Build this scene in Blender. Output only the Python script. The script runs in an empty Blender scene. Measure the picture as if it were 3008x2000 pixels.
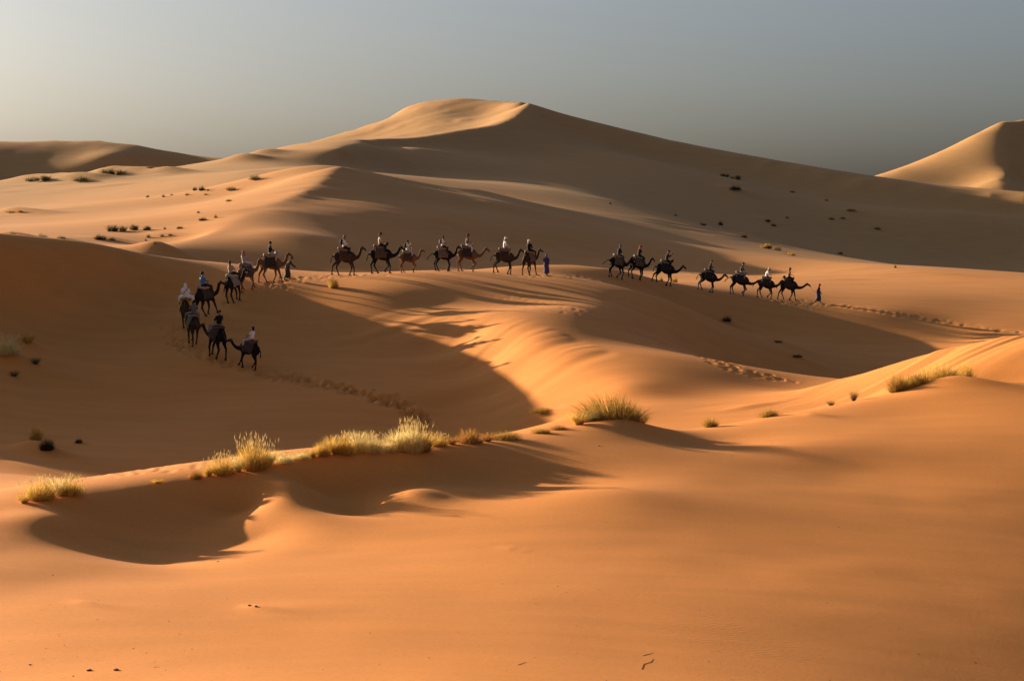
import bpy, bmesh, math, random
import numpy as np

# ------------------------------------------------------------------ camera
F = 6000.0                       # focal length in photo pixels (photo 3008 x 2000)
CU, CV = 1504.0, 1000.0
PITCH = math.atan(400.0 / F)     # eye level lies at photo row 600
CZ = 16.0                        # height of the lens above the world origin
scene = bpy.context.scene
cam = bpy.data.cameras.new('camera')
cam.sensor_fit = 'HORIZONTAL'
cam.sensor_width = 36.0
cam.lens = 36.0 * F / 3008.0
cam.clip_start = 0.1
cam.clip_end = 30000.0
cam_obj = bpy.data.objects.new('camera', cam)
cam_obj.location = (0, 0, CZ)
cam_obj.rotation_euler = (math.pi / 2 - PITCH, 0, 0)
scene.collection.objects.link(cam_obj)
scene.camera = cam_obj

# ------------------------------------------------------------------ light
SUN_EL = math.radians(10.5)
SUN_BEHIND = math.radians(38.0)  # the sun stands to the left, this much behind the scene
sun_dir = (-math.cos(SUN_BEHIND) * math.cos(SUN_EL), math.sin(SUN_BEHIND) * math.cos(SUN_EL), math.sin(SUN_EL))
world = bpy.data.worlds.new('World')
scene.world = world
world.use_nodes = True
wn = world.node_tree.nodes; wl = world.node_tree.links
wn.clear()
sky = wn.new('ShaderNodeTexSky'); sky.sky_type = 'NISHITA'; sky.sun_disc = False
sky.sun_elevation = SUN_EL
sky.sun_rotation = math.atan2(sun_dir[0], sun_dir[1])
sky.altitude = 900; sky.air_density = 0.75; sky.dust_density = 7.0; sky.ozone_density = 2.0
bg = wn.new('ShaderNodeBackground'); bg.inputs['Strength'].default_value = 0.041
wo = wn.new('ShaderNodeOutputWorld')
hs = wn.new('ShaderNodeHueSaturation'); hs.inputs['Saturation'].default_value = 0.7
wl.new(sky.outputs[0], hs.inputs['Color']); wl.new(hs.outputs[0], bg.inputs['Color'])
wl.new(bg.outputs[0], wo.inputs['Surface'])
sun = bpy.data.lights.new('sun', 'SUN')
sun.energy = 4.6; sun.angle = math.radians(0.5); sun.color = (1.0, 0.79, 0.53)
sun_obj = bpy.data.objects.new('sun', sun)
from mathutils import Vector, Matrix
sun_obj.rotation_euler = Vector(sun_dir).to_track_quat('Z', 'Y').to_euler()
scene.collection.objects.link(sun_obj)
vs = scene.view_settings
vs.view_transform = 'Standard'; vs.look = 'None'; vs.gamma = 1.0; vs.exposure = 1.5

# ------------------------------------------------------------------ helpers
def ray(u, v):
    xc, yc = (u - CU) / F, -(v - CV) / F
    cp, sp = math.cos(PITCH), math.sin(PITCH)
    return (xc, cp + yc * sp, -sp + yc * cp)
def P(u, v, D):
    d = ray(u, v); k = D / d[1]
    return (d[0] * k, D, d[2] * k + CZ)
def W(u, D, z):                  # a point on column u at depth D, z relative to the lens
    return ((u - CU) / F * D, D, z + CZ)
# ------------------------------------------------------------------ dunes: one height field through surveyed points
CP = []                          # (x, y, z, softness)
def soft(pts, c=0.03):
    for p in pts: CP.append(tuple(p) + (c,))
def crest(pts, step=0.012, c=0.0):
    pts = [p[1:] if p[0] == 'w' else P(*p) for p in pts]
    out = [pts[0]]
    n = len(pts)
    for i in range(n - 1):
        a, b = np.array(pts[i]), np.array(pts[i + 1])
        p0 = np.array(pts[i - 1]) if i > 0 else 2 * a - b
        p3 = np.array(pts[i + 2]) if i + 2 < n else 2 * b - a
        d = math.hypot(math.atan2(a[0], a[1]) - math.atan2(b[0], b[1]), math.log(math.hypot(b[0], b[1]) / math.hypot(a[0], a[1])))
        k = max(1, int(round(d / step)))
        for j in range(1, k + 1):
            t = j / k
            q = 0.5 * (2 * a + (b - p0) * t + (2 * p0 - 5 * a + 4 * b - p3) * t * t + (3 * a - p0 - 3 * b + p3) * t ** 3)
            out.append(tuple(q))
    for q in out: CP.append((q[0], q[1], q[2], c))
def SP(*rows, c=0.03): soft([P(*r) for r in rows], c)
def SW(*rows, c=0.03): soft([W(*r) for r in rows], c)

# ground around and behind the camera
for k in range(12):
    a = k * math.pi / 6
    CP.append((2.5 * math.sin(a), 2.5 * math.cos(a), CZ - 1.75, 0.2))
for a in (-40, 40): 
    for r, z in ((10, -3.3), (20, -5.5), (36, -7.5), (60, -8.5), (85, -9.5), (115, -9.0)):
        CP.append((r * math.sin(math.radians(a)), r * math.cos(math.radians(a)), CZ + z, 0.1))
for a in (-75, 75, -110, 110, -145, 145, 180):
    for r, z in ((12, -2.2), (40, -4), (120, -9), (300, -8), (900, -4), (3000, -12), (8000, -25)):
        CP.append((r * math.sin(math.radians(a)), r * math.cos(math.radians(a)), CZ + z + 1.5 * math.sin(a * 3 + r), 0.2))
for a in (-45, -25, -8, 8, 25, 45):
    for r, z in ((1500, -2), (3000, -12), (8000, -25)):
        CP.append((r * math.sin(math.radians(a)), r * math.cos(math.radians(a)), CZ + z, 0.2))

# foreground sand
for u in (-600, 750, 2250): SW((u, 10, -3.2), (u, 20, -5.6))
SW((3600, 10, -3.6), (3600, 20, -6.6))
SW((-600, 34, -8.5), (0, 34, -8.22), (750, 34, -7.95), (1500, 34, -7.95), (2250, 34, -8.25), (3008, 34, -8.9), (3600, 34, -9.5), c=.1)
SW((-600, 44, -8.95), (0, 42, -8.42), (750, 44, -8.4), (1500, 44, -8.38), (2250, 44, -8.62), (3008, 44, -9.22), (3600, 44, -9.8), c=.1)
SW((480, 49.6, -8.85), (650, 50.5, -8.85), (300, 48.5, -8.6), (1000, 51, -8.7), c=.04)
SW((1500, 52, -8.45), (2250, 53, -8.6), (3008, 53, -9.1), (3600, 55, -9.6), c=.1)
SP((0, 1545, 51.9), (160, 1520, 53), (-200, 1600, 49.5), c=.015)
SW((0, 48.5, -8.4), (150, 49.5, -8.5), (200, 46.5, -8.5), (0, 45.5, -8.38), (-250, 46, -8.35), (-500, 48, -8.6), c=.03)
# hollows under the near crest
SP((300, 1622, 51.5), (480, 1650, 51.4), (640, 1625, 52.6), (760, 1580, 54.4), c=.008)
SP((320, 1540, 54.8), (300, 1580, 53.2), (450, 1585, 54.4), (620, 1540, 56.2), (740, 1480, 58), c=.012)
crest([(765, 1396, 59.4), (800, 1432, 58.2), (838, 1464, 57.1), (872, 1496, 56.1), (910, 1540, 54.5)], c=.014)
SP((1010, 1508, 57.4), (1100, 1490, 57.8), c=.015)
SP((950, 1430, 60.4), (1050, 1440, 60.3), (1150, 1400, 60.9), c=.012)
SP((1200, 1445, 58.0), (1330, 1462, 57.7), (1250, 1520, 55), c=.015)
SP((1300, 1390, 61.8), (1400, 1400, 62), (1500, 1430, 60.6), (1600, 1425, 61), (1780, 1440, 57.5), c=.02)
SP((1700, 1350, 64), (1700, 1300, 66.5), (1850, 1290, 67.7), (2000, 1360, 64), (2000, 1295, 70.3), (2300, 1310, 68.5), (2520, 1390, 64.5), (2650, 1210, 76.5), (2800, 1300, 69.5), (2800, 1450, 61.3))
# near crest
K = [(-300, 1590, 50.2), (0, 1500, 54), (150, 1465, 55.5), (300, 1445, 57), (500, 1420, 58.5), (700, 1396, 59.5), (800, 1372, 60.3),
     (900, 1356, 61), (1040, 1337, 61.7), (1200, 1333, 62.5), (1290, 1326, 63.5)]
crest(K[:4], c=.012)
crest(K[3:])
crest([(1290, 1326, 63.5), (1400, 1311, 64.5), (1500, 1298, 66), (1600, 1280, 67.5), (1700, 1257, 69), (1780, 1241, 70), (1850, 1234, 71),
       (1920, 1250, 72), (2000, 1264, 73), (2100, 1258, 74.5), (2250, 1233, 76), (2350, 1212, 77.5), (2450, 1196, 78.5), (2550, 1175, 79.5),
       (2650, 1152, 80.5), (2740, 1128, 81), (2830, 1116, 82), (2920, 1128, 83), (3008, 1130, 84), (3300, 1110, 86)][1:], c=.006)
SP((0, 1440, 65), (0, 1410, 75), (300, 1415, 72), (-300, 1450, 65))
SW((800, 80, -11.5), (1300, 84, -11.8), (1700, 88, -11.5), (2100, 92, -10.6), (2500, 93, -9.8), (2900, 94, -9.3))
# hollow behind it
SP((0, 1390, 82), (100, 1280, 110), (0, 1110, 125), (0, 1015, 132), (0, 850, 142), (400, 1200, 121), (400, 1000, 139), (400, 850, 150), (400, 1350, 103),
   (800, 1200, 119), (800, 1000, 139), (800, 900, 147.5), (800, 1300, 110), (1100, 1000, 139), (1200, 1200, 120), (1200, 1100, 129),
   (1300, 1300, 107), (1300, 1150, 124), (1300, 1050, 133), (1560, 1280, 111), (400, 1420, 97))
# caravan path, left bend
crest([(725, 1082, 131), (630, 1050, 133), (560, 1010, 137), (550, 962, 141), (607, 925, 144), (690, 885, 148), (732, 850, 151), (800, 833, 153)], step=.03, c=.03)
# caravan ridge
crest([('w', -90.0, 132.0, CZ - 3.2), ('w', -64.0, 134.0, CZ - 3.0), ('w', -48.0, 138.0, CZ - 2.5), (0, 720, 146), (150, 727, 149), (300, 738, 152), (450, 752, 157), (600, 768, 166)], c=.009)
crest([(600, 768, 166),
       (700, 783, 172), (800, 797, 174), (900, 803, 171), (1000, 803, 167), (1100, 800, 164), (1200, 796, 163), (1300, 794, 164), (1400, 796, 166)][1:], c=.004)
crest([(1430, 795, 169), (1500, 785, 171), (1600, 779, 174), (1700, 780, 177), (1800, 793, 175), (1870, 806, 178), (1925, 820, 181)], c=.008)
crest([(1480, 804, 165), (1555, 808, 166), (1605, 807, 166.5), (1805, 815, 171), (1865, 820, 174), (1945, 835, 177), (2075, 855, 181), (2165, 866, 183), (2245, 876, 184.5),
       (2310, 880, 185), (2400, 888, 185), (2600, 915, 181), (2800, 945, 178.5), (3008, 975, 173), (3300, 1010, 166)], step=.025, c=.01)
SW((0, 166, -5), (500, 180, -6), (800, 187, -7), (1000, 185, -7), (1350, 188, -7.5), (1700, 198, -7.2))
# slope in front of the ridge, its brink and slip face
crest([(1246, 905, 146), (1320, 921, 142.5), (1405, 943, 138), (1500, 985, 132), (1609, 1045, 124.5), (1744, 1102, 117.5), (1829, 1143, 112.5)], step=.02, c=.012)
SP((1345, 1012, 136), (1410, 1075, 129.7), (1465, 1130, 124), (1525, 1180, 118.6), c=.02)
SP((1700, 1220, 106), (1400, 1190, 121), c=.03)
SP((1150, 858, 149.5), (1400, 870, 150), (1550, 900, 145), (1700, 850, 157), (1700, 900, 144), (1700, 1000, 128.5), (2000, 1050, 123), (2200, 1100, 119.5), (2380, 1145, 115), (2000, 1160, 111), (1900, 1190, 107.5), (1850, 920, 148), (1950, 880, 161))
# dark trough right of it
SP((2100, 960, 170), (2300, 1000, 165), (2400, 1080, 155), (2600, 1005, 171), (2720, 990, 173), (2850, 995, 172), (2960, 993, 169), c=.02)
SW((2250, 146, -13.3), (2550, 138, -13.0), (2850, 132, -12.2))
# right slip face dune
crest([(2414, 1130, 112), (2500, 1110, 111.5), (2600, 1077, 110), (2700, 1048, 109), (2800, 1020, 108), (2900, 1002, 107), (3008, 985, 106), (3300, 945, 104)])
SP((2600, 1150, 101), (2800, 1100, 98), (2400, 1180, 104), (2200, 1200, 104), (2000, 1200, 105.5), (3008, 1060, 97))
# lit dunes behind the path, right
SP((2200, 802, 254), (2400, 830, 212), (2500, 850, 199), (2700, 870, 193), (2900, 900, 188), (3200, 930, 182))
crest([(1205, 433, 527), (1400, 480, 512), (1544, 518, 500), (1700, 563, 470), (1850, 600, 432), (1977, 635, 400), (2199, 707, 350), (2338, 754, 305), (2476, 771, 270), (2643, 785, 250), (3008, 826, 224), (3300, 850, 212)], step=.02, c=.012)
SW((2199, 430, -10), (2476, 410, -13), (2750, 400, -15), (3008, 390, -16))
# slope between the ridge and the second crest
crest([(420, 744, 188), (553, 708, 203), (649, 670, 218), (763, 613, 242), (839, 586, 258), (900, 559, 272), (940, 535, 283), (985, 495, 298), (1000, 489, 300)], c=.001)
for p in [(763, 613, 242), (800, 600, 250), (839, 586, 258), (870, 573, 265), (900, 559, 272), (940, 535, 283), (965, 514, 291), (985, 495, 298)]:
    q = P(*p); k = min(1, max(0, (p[0] - 763) / 140)); CP.append((q[0] + 2.2, q[1] - 2.0, q[2] - .15 - .55 * k, .006)); CP.append((q[0] - 2.5, q[1] - .5, q[2] - .1 - .3 * k, .006))
crest([(1000, 489, 300), (1060, 507, 303), (1130, 530, 308), (1190, 543, 313), (1250, 548, 318), (1330, 551, 324), (1400, 556, 330)][1:], c=.003)
SP((1300, 600, 284), (1300, 700, 244), (1300, 775, 217), (1500, 600, 298), (1700, 645, 309), (1900, 692, 300), (1500, 650, 274), (1700, 692, 271), (1900, 732, 270), (1500, 722, 251), (1700, 762, 248.5), (1900, 788, 247), (1000, 600, 260), (1000, 700, 218), (1000, 770, 198), (800, 680, 212), (2100, 770, 264))
SW((1000, 345, 3), (1150, 360, 2.0), (1300, 370, 2.2))
SP((900, 500, 312), (930, 487, 317), (800, 560, 280), (700, 600, 258), (600, 650, 232))
# left dunes
SP((0, 700, 195), (200, 700, 210), (350, 720, 200), (480, 738, 192), (600, 690, 212), (0, 660, 270), (300, 645, 262), (500, 620, 272), (700, 570, 300))
A1 = [(-300, 650, 290), (0, 628, 300), (183, 613, 305), (305, 597, 312), (458, 576, 322), (572, 563, 330), (725, 530, 350), (878, 490, 400)]
crest(A1, c=.006)
crest([(878, 490, 400), (1002, 436, 480), (1083, 411, 530), (1171, 408, 545), (1239, 404, 555), (1341, 386, 570), (1442, 372, 585), (1483, 358, 597), (1531, 328, 615), (1551, 303, 635)][1:])
for p in [(1083, 411, 530), (1130, 409, 538), (1171, 408, 545), (1239, 404, 555), (1290, 396, 562), (1341, 386, 570), (1390, 380, 577), (1442, 372, 585), (1483, 358, 597), (1531, 328, 615)]:
    q = P(*p); CP.append((q[0] + 2, q[1] - 6, q[2] - 2.1, .004)); CP.append((q[0] - 6, q[1] + 14, q[2] - 0.3, .01))
SP((0, 610, 335), (300, 560, 365), (500, 520, 405), (600, 505, 425), (700, 492, 440))
crest([(-300, 545, 440), (0, 538, 450), (150, 530, 460), (350, 512, 480), (500, 495, 500), (640, 476, 530), (690, 468, 560), (780, 450, 590), (900, 421, 640), (1012, 394, 670), (1097, 372, 680), (1198, 314, 690), (1259, 301, 690), (1375, 293, 690), (1470, 298, 675), (1525, 301, 650)], step=.012, c=.002)
# great dune
crest([(1551, 303, 635), (1700, 349, 630), (1850, 390, 622), (1977, 423, 614), (2255, 477, 596), (2421, 510, 582), (2532, 531, 572), (2809, 564, 555), (3008, 577, 545), (3300, 590, 535)][1:], step=.018)
SP((1700, 420, 592), (1900, 470, 572), (1500, 440, 562), (1100, 480, 485), (1200, 520, 455), (1300, 520, 470), (2000, 500, 555), (2200, 540, 552), (2300, 600, 520), (2500, 680, 497), (2800, 720, 492), (2000, 560, 517), (2800, 620, 524), (3008, 760, 482), (3008, 650, 510))
crest([(1620, 362, 618), (1700, 392, 615), (1850, 436, 608), (1977, 466, 602), (2255, 520, 586), (2421, 552, 573), (2532, 574, 563), (2809, 612, 545), (3008, 628, 535)], step=.02, c=.012)
SP((1300, 345, 645), (1150, 385, 640), (1450, 330, 650))
# far left dune
crest([(-300, 425, 650), (0, 415, 650), (290, 413, 650), (400, 425, 645), (520, 448, 640), (640, 476, 630), (720, 500, 625)], step=.02)
SP((230, 455, 626), (330, 470, 616), c=.012)
SW((560, 690, 5), (640, 690, 4), (720, 690, 4), (800, 740, 5), (640, 780, 0), (300, 760, 2), (0, 760, 2), (1000, 800, 5))
SW((-100, 590, 0), (150, 592, 0), (400, 600, 0), (560, 606, 1), (680, 600, 4))
# far right dune
crest([(2540, 528, 850), (2643, 499, 860), (2754, 452, 875), (2865, 396, 890), (2942, 355, 900), (3008, 350, 910), (3200, 400, 920)], step=.02)
crest([(2942, 358, 898), (2942, 402, 880), (2964, 441, 862), (2985, 474, 848), (2975, 496, 838), (2934, 524, 818), (2942, 552, 802)][1:])
SP((2865, 535, 828), c=.02)
SP((3005, 415, 882), (3040, 460, 868), (3045, 500, 856), (3010, 540, 840), (3100, 440, 884), c=.006)
SW((2450, 850, 6), (2300, 860, 3), (2400, 930, 2), (2520, 925, 4), (2650, 930, 8), (2780, 940, 14), (2900, 955, 20), (3050, 970, 20), (3250, 980, 15))
SW((2400, 700, 0), (2800, 660, -3), (3100, 620, -5))
SW((1500, 900, 0), (500, 900, 0), (2000, 900, 0), (3400, 900, 5))

cp = np.array(CP)
def lp(x, y): return np.arctan2(x, y), np.log(np.hypot(x, y))
cth, cL = lp(cp[:, 0], cp[:, 1])
cc2 = cp[:, 3] ** 2
def kern(th, L):
    d = 2 * np.sin((th[:, None] - cth[None, :]) * 0.5)
    return np.sqrt(d * d + (L[:, None] - cL[None, :]) ** 2 + cc2[None, :])
n = len(cp)
A = np.zeros((n + 1, n + 1))
A[:n, :n] = kern(cth, cL); A[:n, n] = 1; A[n, :n] = 1
sol = np.linalg.lstsq(A, np.append(cp[:, 2], 0), rcond=1e-10)[0]
wts, z0 = sol[:n], sol[n]
def height_smooth(th, L):
    th = np.asarray(th, float).ravel(); L = np.asarray(L, float).ravel()
    out = np.empty(len(th))
    for i in range(0, len(th), 8192):
        out[i:i + 8192] = kern(th[i:i + 8192], L[i:i + 8192]) @ wts + z0
    return out
NIN, ROWK = 800, 1.0
# grid in bearing and distance, so that the sand is finest where the photo looks
TH_IN = 0.275
th_in = np.linspace(-TH_IN, TH_IN, NIN)
th_out = TH_IN + (math.pi - TH_IN) * np.linspace(0, 1, 70)[1:] ** 2
TH = np.concatenate([-th_out[::-1][1:], th_in, th_out])     # closes on itself behind the camera
def lrow(a, b, k): return np.linspace(math.log(a), math.log(b), int(k))[:-1]
LL = np.concatenate([lrow(1.2, 24, 30), lrow(24, 50, 120 * ROWK), lrow(50, 90, 150 * ROWK), lrow(90, 200, 300 * ROWK), lrow(200, 950, 330 * ROWK), lrow(950, 9000, 30), [math.log(9000)]])
GT, GL = np.meshgrid(TH, LL)
GR = np.exp(GL)
GX, GY = GR * np.sin(GT), GR * np.cos(GT)
GZ = height_smooth(GT, GL).reshape(GT.shape)

def H(x, y):                     # height of the sand
    th, L = np.arctan2(x, y), np.log(np.maximum(np.hypot(x, y), 1.3))
    i = np.clip(np.searchsorted(LL, L) - 1, 0, len(LL) - 2); j = np.clip(np.searchsorted(TH, th) - 1, 0, len(TH) - 2)
    a = (L - LL[i]) / (LL[i + 1] - LL[i]); b = (th - TH[j]) / (TH[j + 1] - TH[j])
    return GZ[i, j] * (1 - a) * (1 - b) + GZ[i + 1, j] * a * (1 - b) + GZ[i, j + 1] * (1 - a) * b + GZ[i + 1, j + 1] * a * b
def ground(u, v, dmin=20, dmax=900):   # first point of the sand on the line of sight
    D = np.exp(np.linspace(math.log(dmin), math.log(dmax), 3000))
    d = ray(u, v)
    x, z = d[0] / d[1] * D, d[2] / d[1] * D + CZ
    below = np.nonzero(H(x, D) >= z)[0]
    k = below[0] if len(below) else int(np.argmin(np.abs(H(x, D) - z)))
    return float(x[k]), float(D[k]), float(H(x[k], D[k]))

# --- relief of the sand: dents left by feet, avalanche grooves on the slip faces, low wind swells
rng = np.random.default_rng(7)
def noise1(t, wl, seed):
    r = np.random.default_rng(seed); tab = r.normal(size=4096)
    q = t / wl + 2000.3; i = np.floor(q).astype(int); f = q - i; f = f * f * (3 - 2 * f)
    return tab[i % 4096] * (1 - f) + tab[(i + 1) % 4096] * f
def noise2(x, y, wl, seed):
    r = np.random.default_rng(seed); tab = r.normal(size=(256, 256))
    qx, qy = x / wl + 999.7, y / wl + 777.1
    i, j = np.floor(qx).astype(int), np.floor(qy).astype(int); fx, fy = qx - i, qy - j
    fx, fy = fx * fx * (3 - 2 * fx), fy * fy * (3 - 2 * fy)
    g = lambda a, b: tab[a % 256, b % 256]
    return (g(i, j) * (1 - fx) + g(i + 1, j) * fx) * (1 - fy) + (g(i, j + 1) * (1 - fx) + g(i + 1, j + 1) * fx) * fy
def sm(a, b, t): 
    t = np.clip((t - a) / (b - a), 0, 1); return t * t * (3 - 2 * t)
dZ = np.zeros_like(GZ)
inside = np.abs(GT) < 0.32
def grooves(line, down, length, top, amp, seed, wls=(0.9, 2.2)):
    """avalanche grooves below a crest: line of world points, unit fall direction, reach in metres"""
    a, b = np.array(line[0]), np.array(line[-1])
    best = np.full(GZ.shape, 1e9); off = np.zeros(GZ.shape)
    n = np.array((-down[1], down[0]))
    q = GX * n[0] + GY * n[1]
    pts = np.array(line); qs = pts @ n; order = np.argsort(qs); hs = (pts @ np.array(down))[order]; qs = qs[order]
    start = np.interp(q, qs, hs)
    dist = GX * down[0] + GY * down[1] - start
    m = sm(-0.3, top, dist) * (1 - sm(length * 0.6, length, dist)) * sm(qs[0] - 2, qs[0] + 2, q) * (1 - sm(qs[-1] - 2, qs[-1] + 2, q)) * inside
    wob = noise2(GX, GY, 5.0, seed + 5) * 0.35
    g = sum(noise1(q + wob, w, seed + k) * w for k, w in enumerate(wls))
    return m * g * amp * (0.6 + 0.5 * np.clip(noise2(GX, GY, 4.0, seed + 9), -1, 1.5))
def XY(*p): return [P(*q)[:2] for q in p]
dZ += grooves(XY((2414, 1130, 112), (2600, 1077, 110), (2800, 1020, 108), (3008, 985, 106), (3300, 945, 104)), (-0.735, -0.678), 13, 1.0, 0.07, 11, (0.55, 1.2))
dZ += grooves(XY((1246, 911, 147), (1405, 946, 143), (1500, 985, 139), (1609, 1045, 133), (1744, 1102, 127), (1829, 1143, 122)), (-0.80, -0.60), 12, 0.8, 0.035, 21, (0.6, 1.2))
dZ += grooves(XY((1198, 314, 690), (1259, 301, 690), (1375, 293, 690), (1470, 298, 680), (1551, 303, 640)), (-0.70, -0.71), 75, 5, 0.022, 31, (2.5, 5.0))
dZ += grooves(XY((150, 414, 650), (290, 413, 650), (400, 425, 645), (470, 437, 643)), (-0.55, -0.83), 40, 5, 0.015, 41, (3.0, 5.0))
dZ += grooves(XY((690, 1398, 59.4), (790, 1375, 60.2)), (-0.2, -0.98), 2.5, .2, 0.03, 51, (0.25, 0.5))
# wind swells, drawn out along the slopes
near = np.clip(GR / 60.0, 0.5, 6)
dZ += inside * 0.010 * near * noise2(GX * 0.45 + GY * 0.2, GY - GX * .3, 3.0, 61) * sm(30, 60, GR) * np.clip(noise2(GX, GY, 30, 62), 0, 1.5)
dZ += inside * 0.006 * noise2(GX, GY, 1.6, 63) * (1 - sm(60, 90, GR))
# dents: hoof and foot tracks
feet = []
def track(pts, n, spread, r=(0.13, 0.2), depth=(0.05, 0.09), dm=20):
    w = [ground(u, v, dm) for u, v in pts]
    seg = np.cumsum([0] + [math.dist(w[i][:2], w[i + 1][:2]) for i in range(len(w) - 1)])
    for k in range(n):
        t = rng.random() * seg[-1]
        x = np.interp(t, seg, [p[0] for p in w]); y = np.interp(t, seg, [p[1] for p in w])
        feet.append((x + rng.normal() * spread, y + rng.normal() * spread, rng.uniform(*r), rng.uniform(*depth)))
track([(765, 1092), (900, 1118), (1040, 1148), (1130, 1172), (1195, 1200), (1235, 1225), (1240, 1245), (1215, 1268)], 420, 0.42, (0.14, 0.22), (0.12, 0.2), 90)
track([(1215, 1268), (1120, 1310)], 40, 0.5, dm=90)
track([(540, 960), (530, 1000), (575, 1035), (650, 1062), (730, 1086)], 150, 0.5, (.14, .22), (.08, .13), dm=90)
track([(660, 890), (790, 838), (900, 815)], 90, 0.6, dm=120)
track([(850, 822), (1000, 812), (1120, 806)], 110, 0.6, (.12, .18), (.02, .045), dm=130)
track([(1450, 806), (1620, 812), (1800, 822), (1950, 842), (2150, 870), (2400, 892)], 330, 0.8, (0.12, 0.2), (0.02, 0.04), 130)
track([(1830, 960), (1930, 1000), (2050, 1045), (2160, 1085), (2300, 1118)], 200, 0.5, (0.15, 0.24), (0.06, 0.1), 100)
track([(1500, 860), (1700, 920), (1830, 960)], 80, 1.3, (0.12, 0.2), (0.02, 0.04), 110)
track([(900, 950), (1000, 985), (1080, 1020)], 40, 1.4, (0.2, 0.35), (0.02, 0.04), 110)
track([(160, 1422), (330, 1420), (430, 1411), (540, 1400)], 150, 1.2, (0.10, 0.18), (0.03, 0.06), 62)
track([(520, 1400), (640, 1370), (760, 1340)], 60, 0.9, dm=80)
lane = [(2420, 892), (2600, 918), (2800, 948), (3000, 978)]
track(lane, 160, 0.25, (0.15, 0.25), (0.02, 0.05), 130)
for x, y, r, d in feet:
    R = math.hypot(x, y); th = math.atan2(x, y)
    i0, i1 = np.searchsorted(LL, (math.log(R - 3.2 * r - .4), math.log(R + 3.2 * r + .4))); j0, j1 = np.searchsorted(TH, (th - (3.2 * r + .1) / R, th + (3.2 * r + .1) / R))
    q = ((GX[i0:i1, j0:j1] - x) ** 2 + (GY[i0:i1, j0:j1] - y) ** 2) / (r * r)
    dZ[i0:i1, j0:j1] += d * (-np.exp(-q) + 0.15 * np.exp(-(np.sqrt(q) - 1.5) ** 2 * 3))
# small sand tails and hummocks round plants and clods
def hump(u, v, rx, ry, h, dm=20, tail=0.0):
    x, y, z = ground(u, v, dm); R = math.hypot(x, y)
    ex = GX - x; ey = GY - y
    a = ex * .788 - ey * .616; b = ex * .616 + ey * .788
    ra = np.where(a > 0, rx * (1 + tail), rx)
    dZ[:] += inside * h * np.exp(-(a / ra) ** 2 - (b / ry) ** 2)
for a in ((105, 1325, 1.5, 0.9, .55, 90, .8), (30, 1050, 2.2, 1.1, .45, 100, .8), (90, 1015, 1.6, .8, .3, 100, .8), (60, 1370, 2.5, .8, .15, 85, .5), (230, 1300, .5, .4, .12, 90, .8),
          (200, 1112, 2.0, .5, .12, 100, 1), (270, 1128, 1.6, .4, .12, 100, 1), (230, 1245, 1.5, .4, .12, 90, 1), (330, 1080, 2.2, .5, .10, 100, 1),
          (110, 532, 9, 5, 1.5, 380, .6), (240, 531, 7, 4, 1.3, 380, .7), (335, 514, 9, 5, 1.8, 380, .9), (500, 510, 5, 3, .9, 380, .6), (715, 470, 6, 4, 1.5, 420, .3), (775, 454, 5, 4, 1.3, 420, .3),
          (45, 625, 4, 2.5, .8, 250, 1), (40, 702, 3, 2, .7, 180, 1), (465, 735, 3, 1.8, .8, 178, .5), (320, 706, 3.5, 1.6, .4, 180, .8), (190, 708, 2.5, 1.2, .35, 180, .8), (480, 690, 2.5, 1, .25, 180, .6),
          (1440, 600, 3, 2, .2, 250, .5), (2160, 560, 5, 3, .7, 380, .6), (2190, 698, 3, 2, .5, 380, .8), (2265, 650, 4, 2, .7, 380, .8), (2500, 622, 4, 2, .5, 380, .8), (2140, 948, 1.6, .8, .3, 150, .8), (2290, 1006, 1.5, .7, .25, 140, .8), (2335, 1050, 1.8, .8, .3, 140, .8), (2700, 803, 4, 1, .25, 190, .8),
          (1605, 1218, 1.0, .5, .15, 90, 1.2), (2810, 1122, 1.3, .6, .25, 75, 1.2), (2390, 1220, .5, .25, .1, 70, 1), (570, 1612, .35, .16, .07, 40, 1), (755, 1785, .35, .2, .05, 20, 1.5), (250, 1772, .4, .15, .05, 20, 1.5), (1505, 1612, .4, .15, .035, 30, 1.5)):
    hump(*a)
GZ = GZ + dZ

nr, nc = GT.shape
co = np.stack([GX, GY, GZ], -1).reshape(-1, 3)
ii = (np.arange(nr - 1)[:, None] * nc + np.arange(nc)[None, :])
jj = (np.arange(nr - 1)[:, None] * nc + (np.arange(nc)[None, :] + 1) % nc)
quads = np.stack([ii, jj, jj + nc, ii + nc], -1).reshape(-1, 4)
me = bpy.data.meshes.new('sand_dunes')
me.vertices.add(len(co)); me.vertices.foreach_set('co', co.ravel())
me.loops.add(quads.size); me.loops.foreach_set('vertex_index', quads.ravel().astype(np.int32))
me.polygons.add(len(quads)); me.polygons.foreach_set('loop_start', np.arange(0, quads.size, 4, dtype=np.int32))
me.update(calc_edges=True)
me.polygons.foreach_set('use_smooth', np.ones(len(quads), bool))
dunes = bpy.data.objects.new('sand_dunes', me)
dunes['kind'] = 'structure'
scene.collection.objects.link(dunes)
# ------------------------------------------------------------------ materials
def newmat(name):
    m = bpy.data.materials.new(name); m.use_nodes = True
    nt = m.node_tree
    return m, nt, nt.nodes['Principled BSDF']
def nd(nt, t, **kw):
    n = nt.nodes.new(t)
    for k, v in kw.items(): setattr(n, k, v)
    return n
m, nt, b = newmat('sand')
L_ = nt.links.new
tc = nd(nt, 'ShaderNodeTexCoord')
sep = nd(nt, 'ShaderNodeSeparateXYZ'); L_(tc.outputs['Object'], sep.inputs[0])
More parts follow.
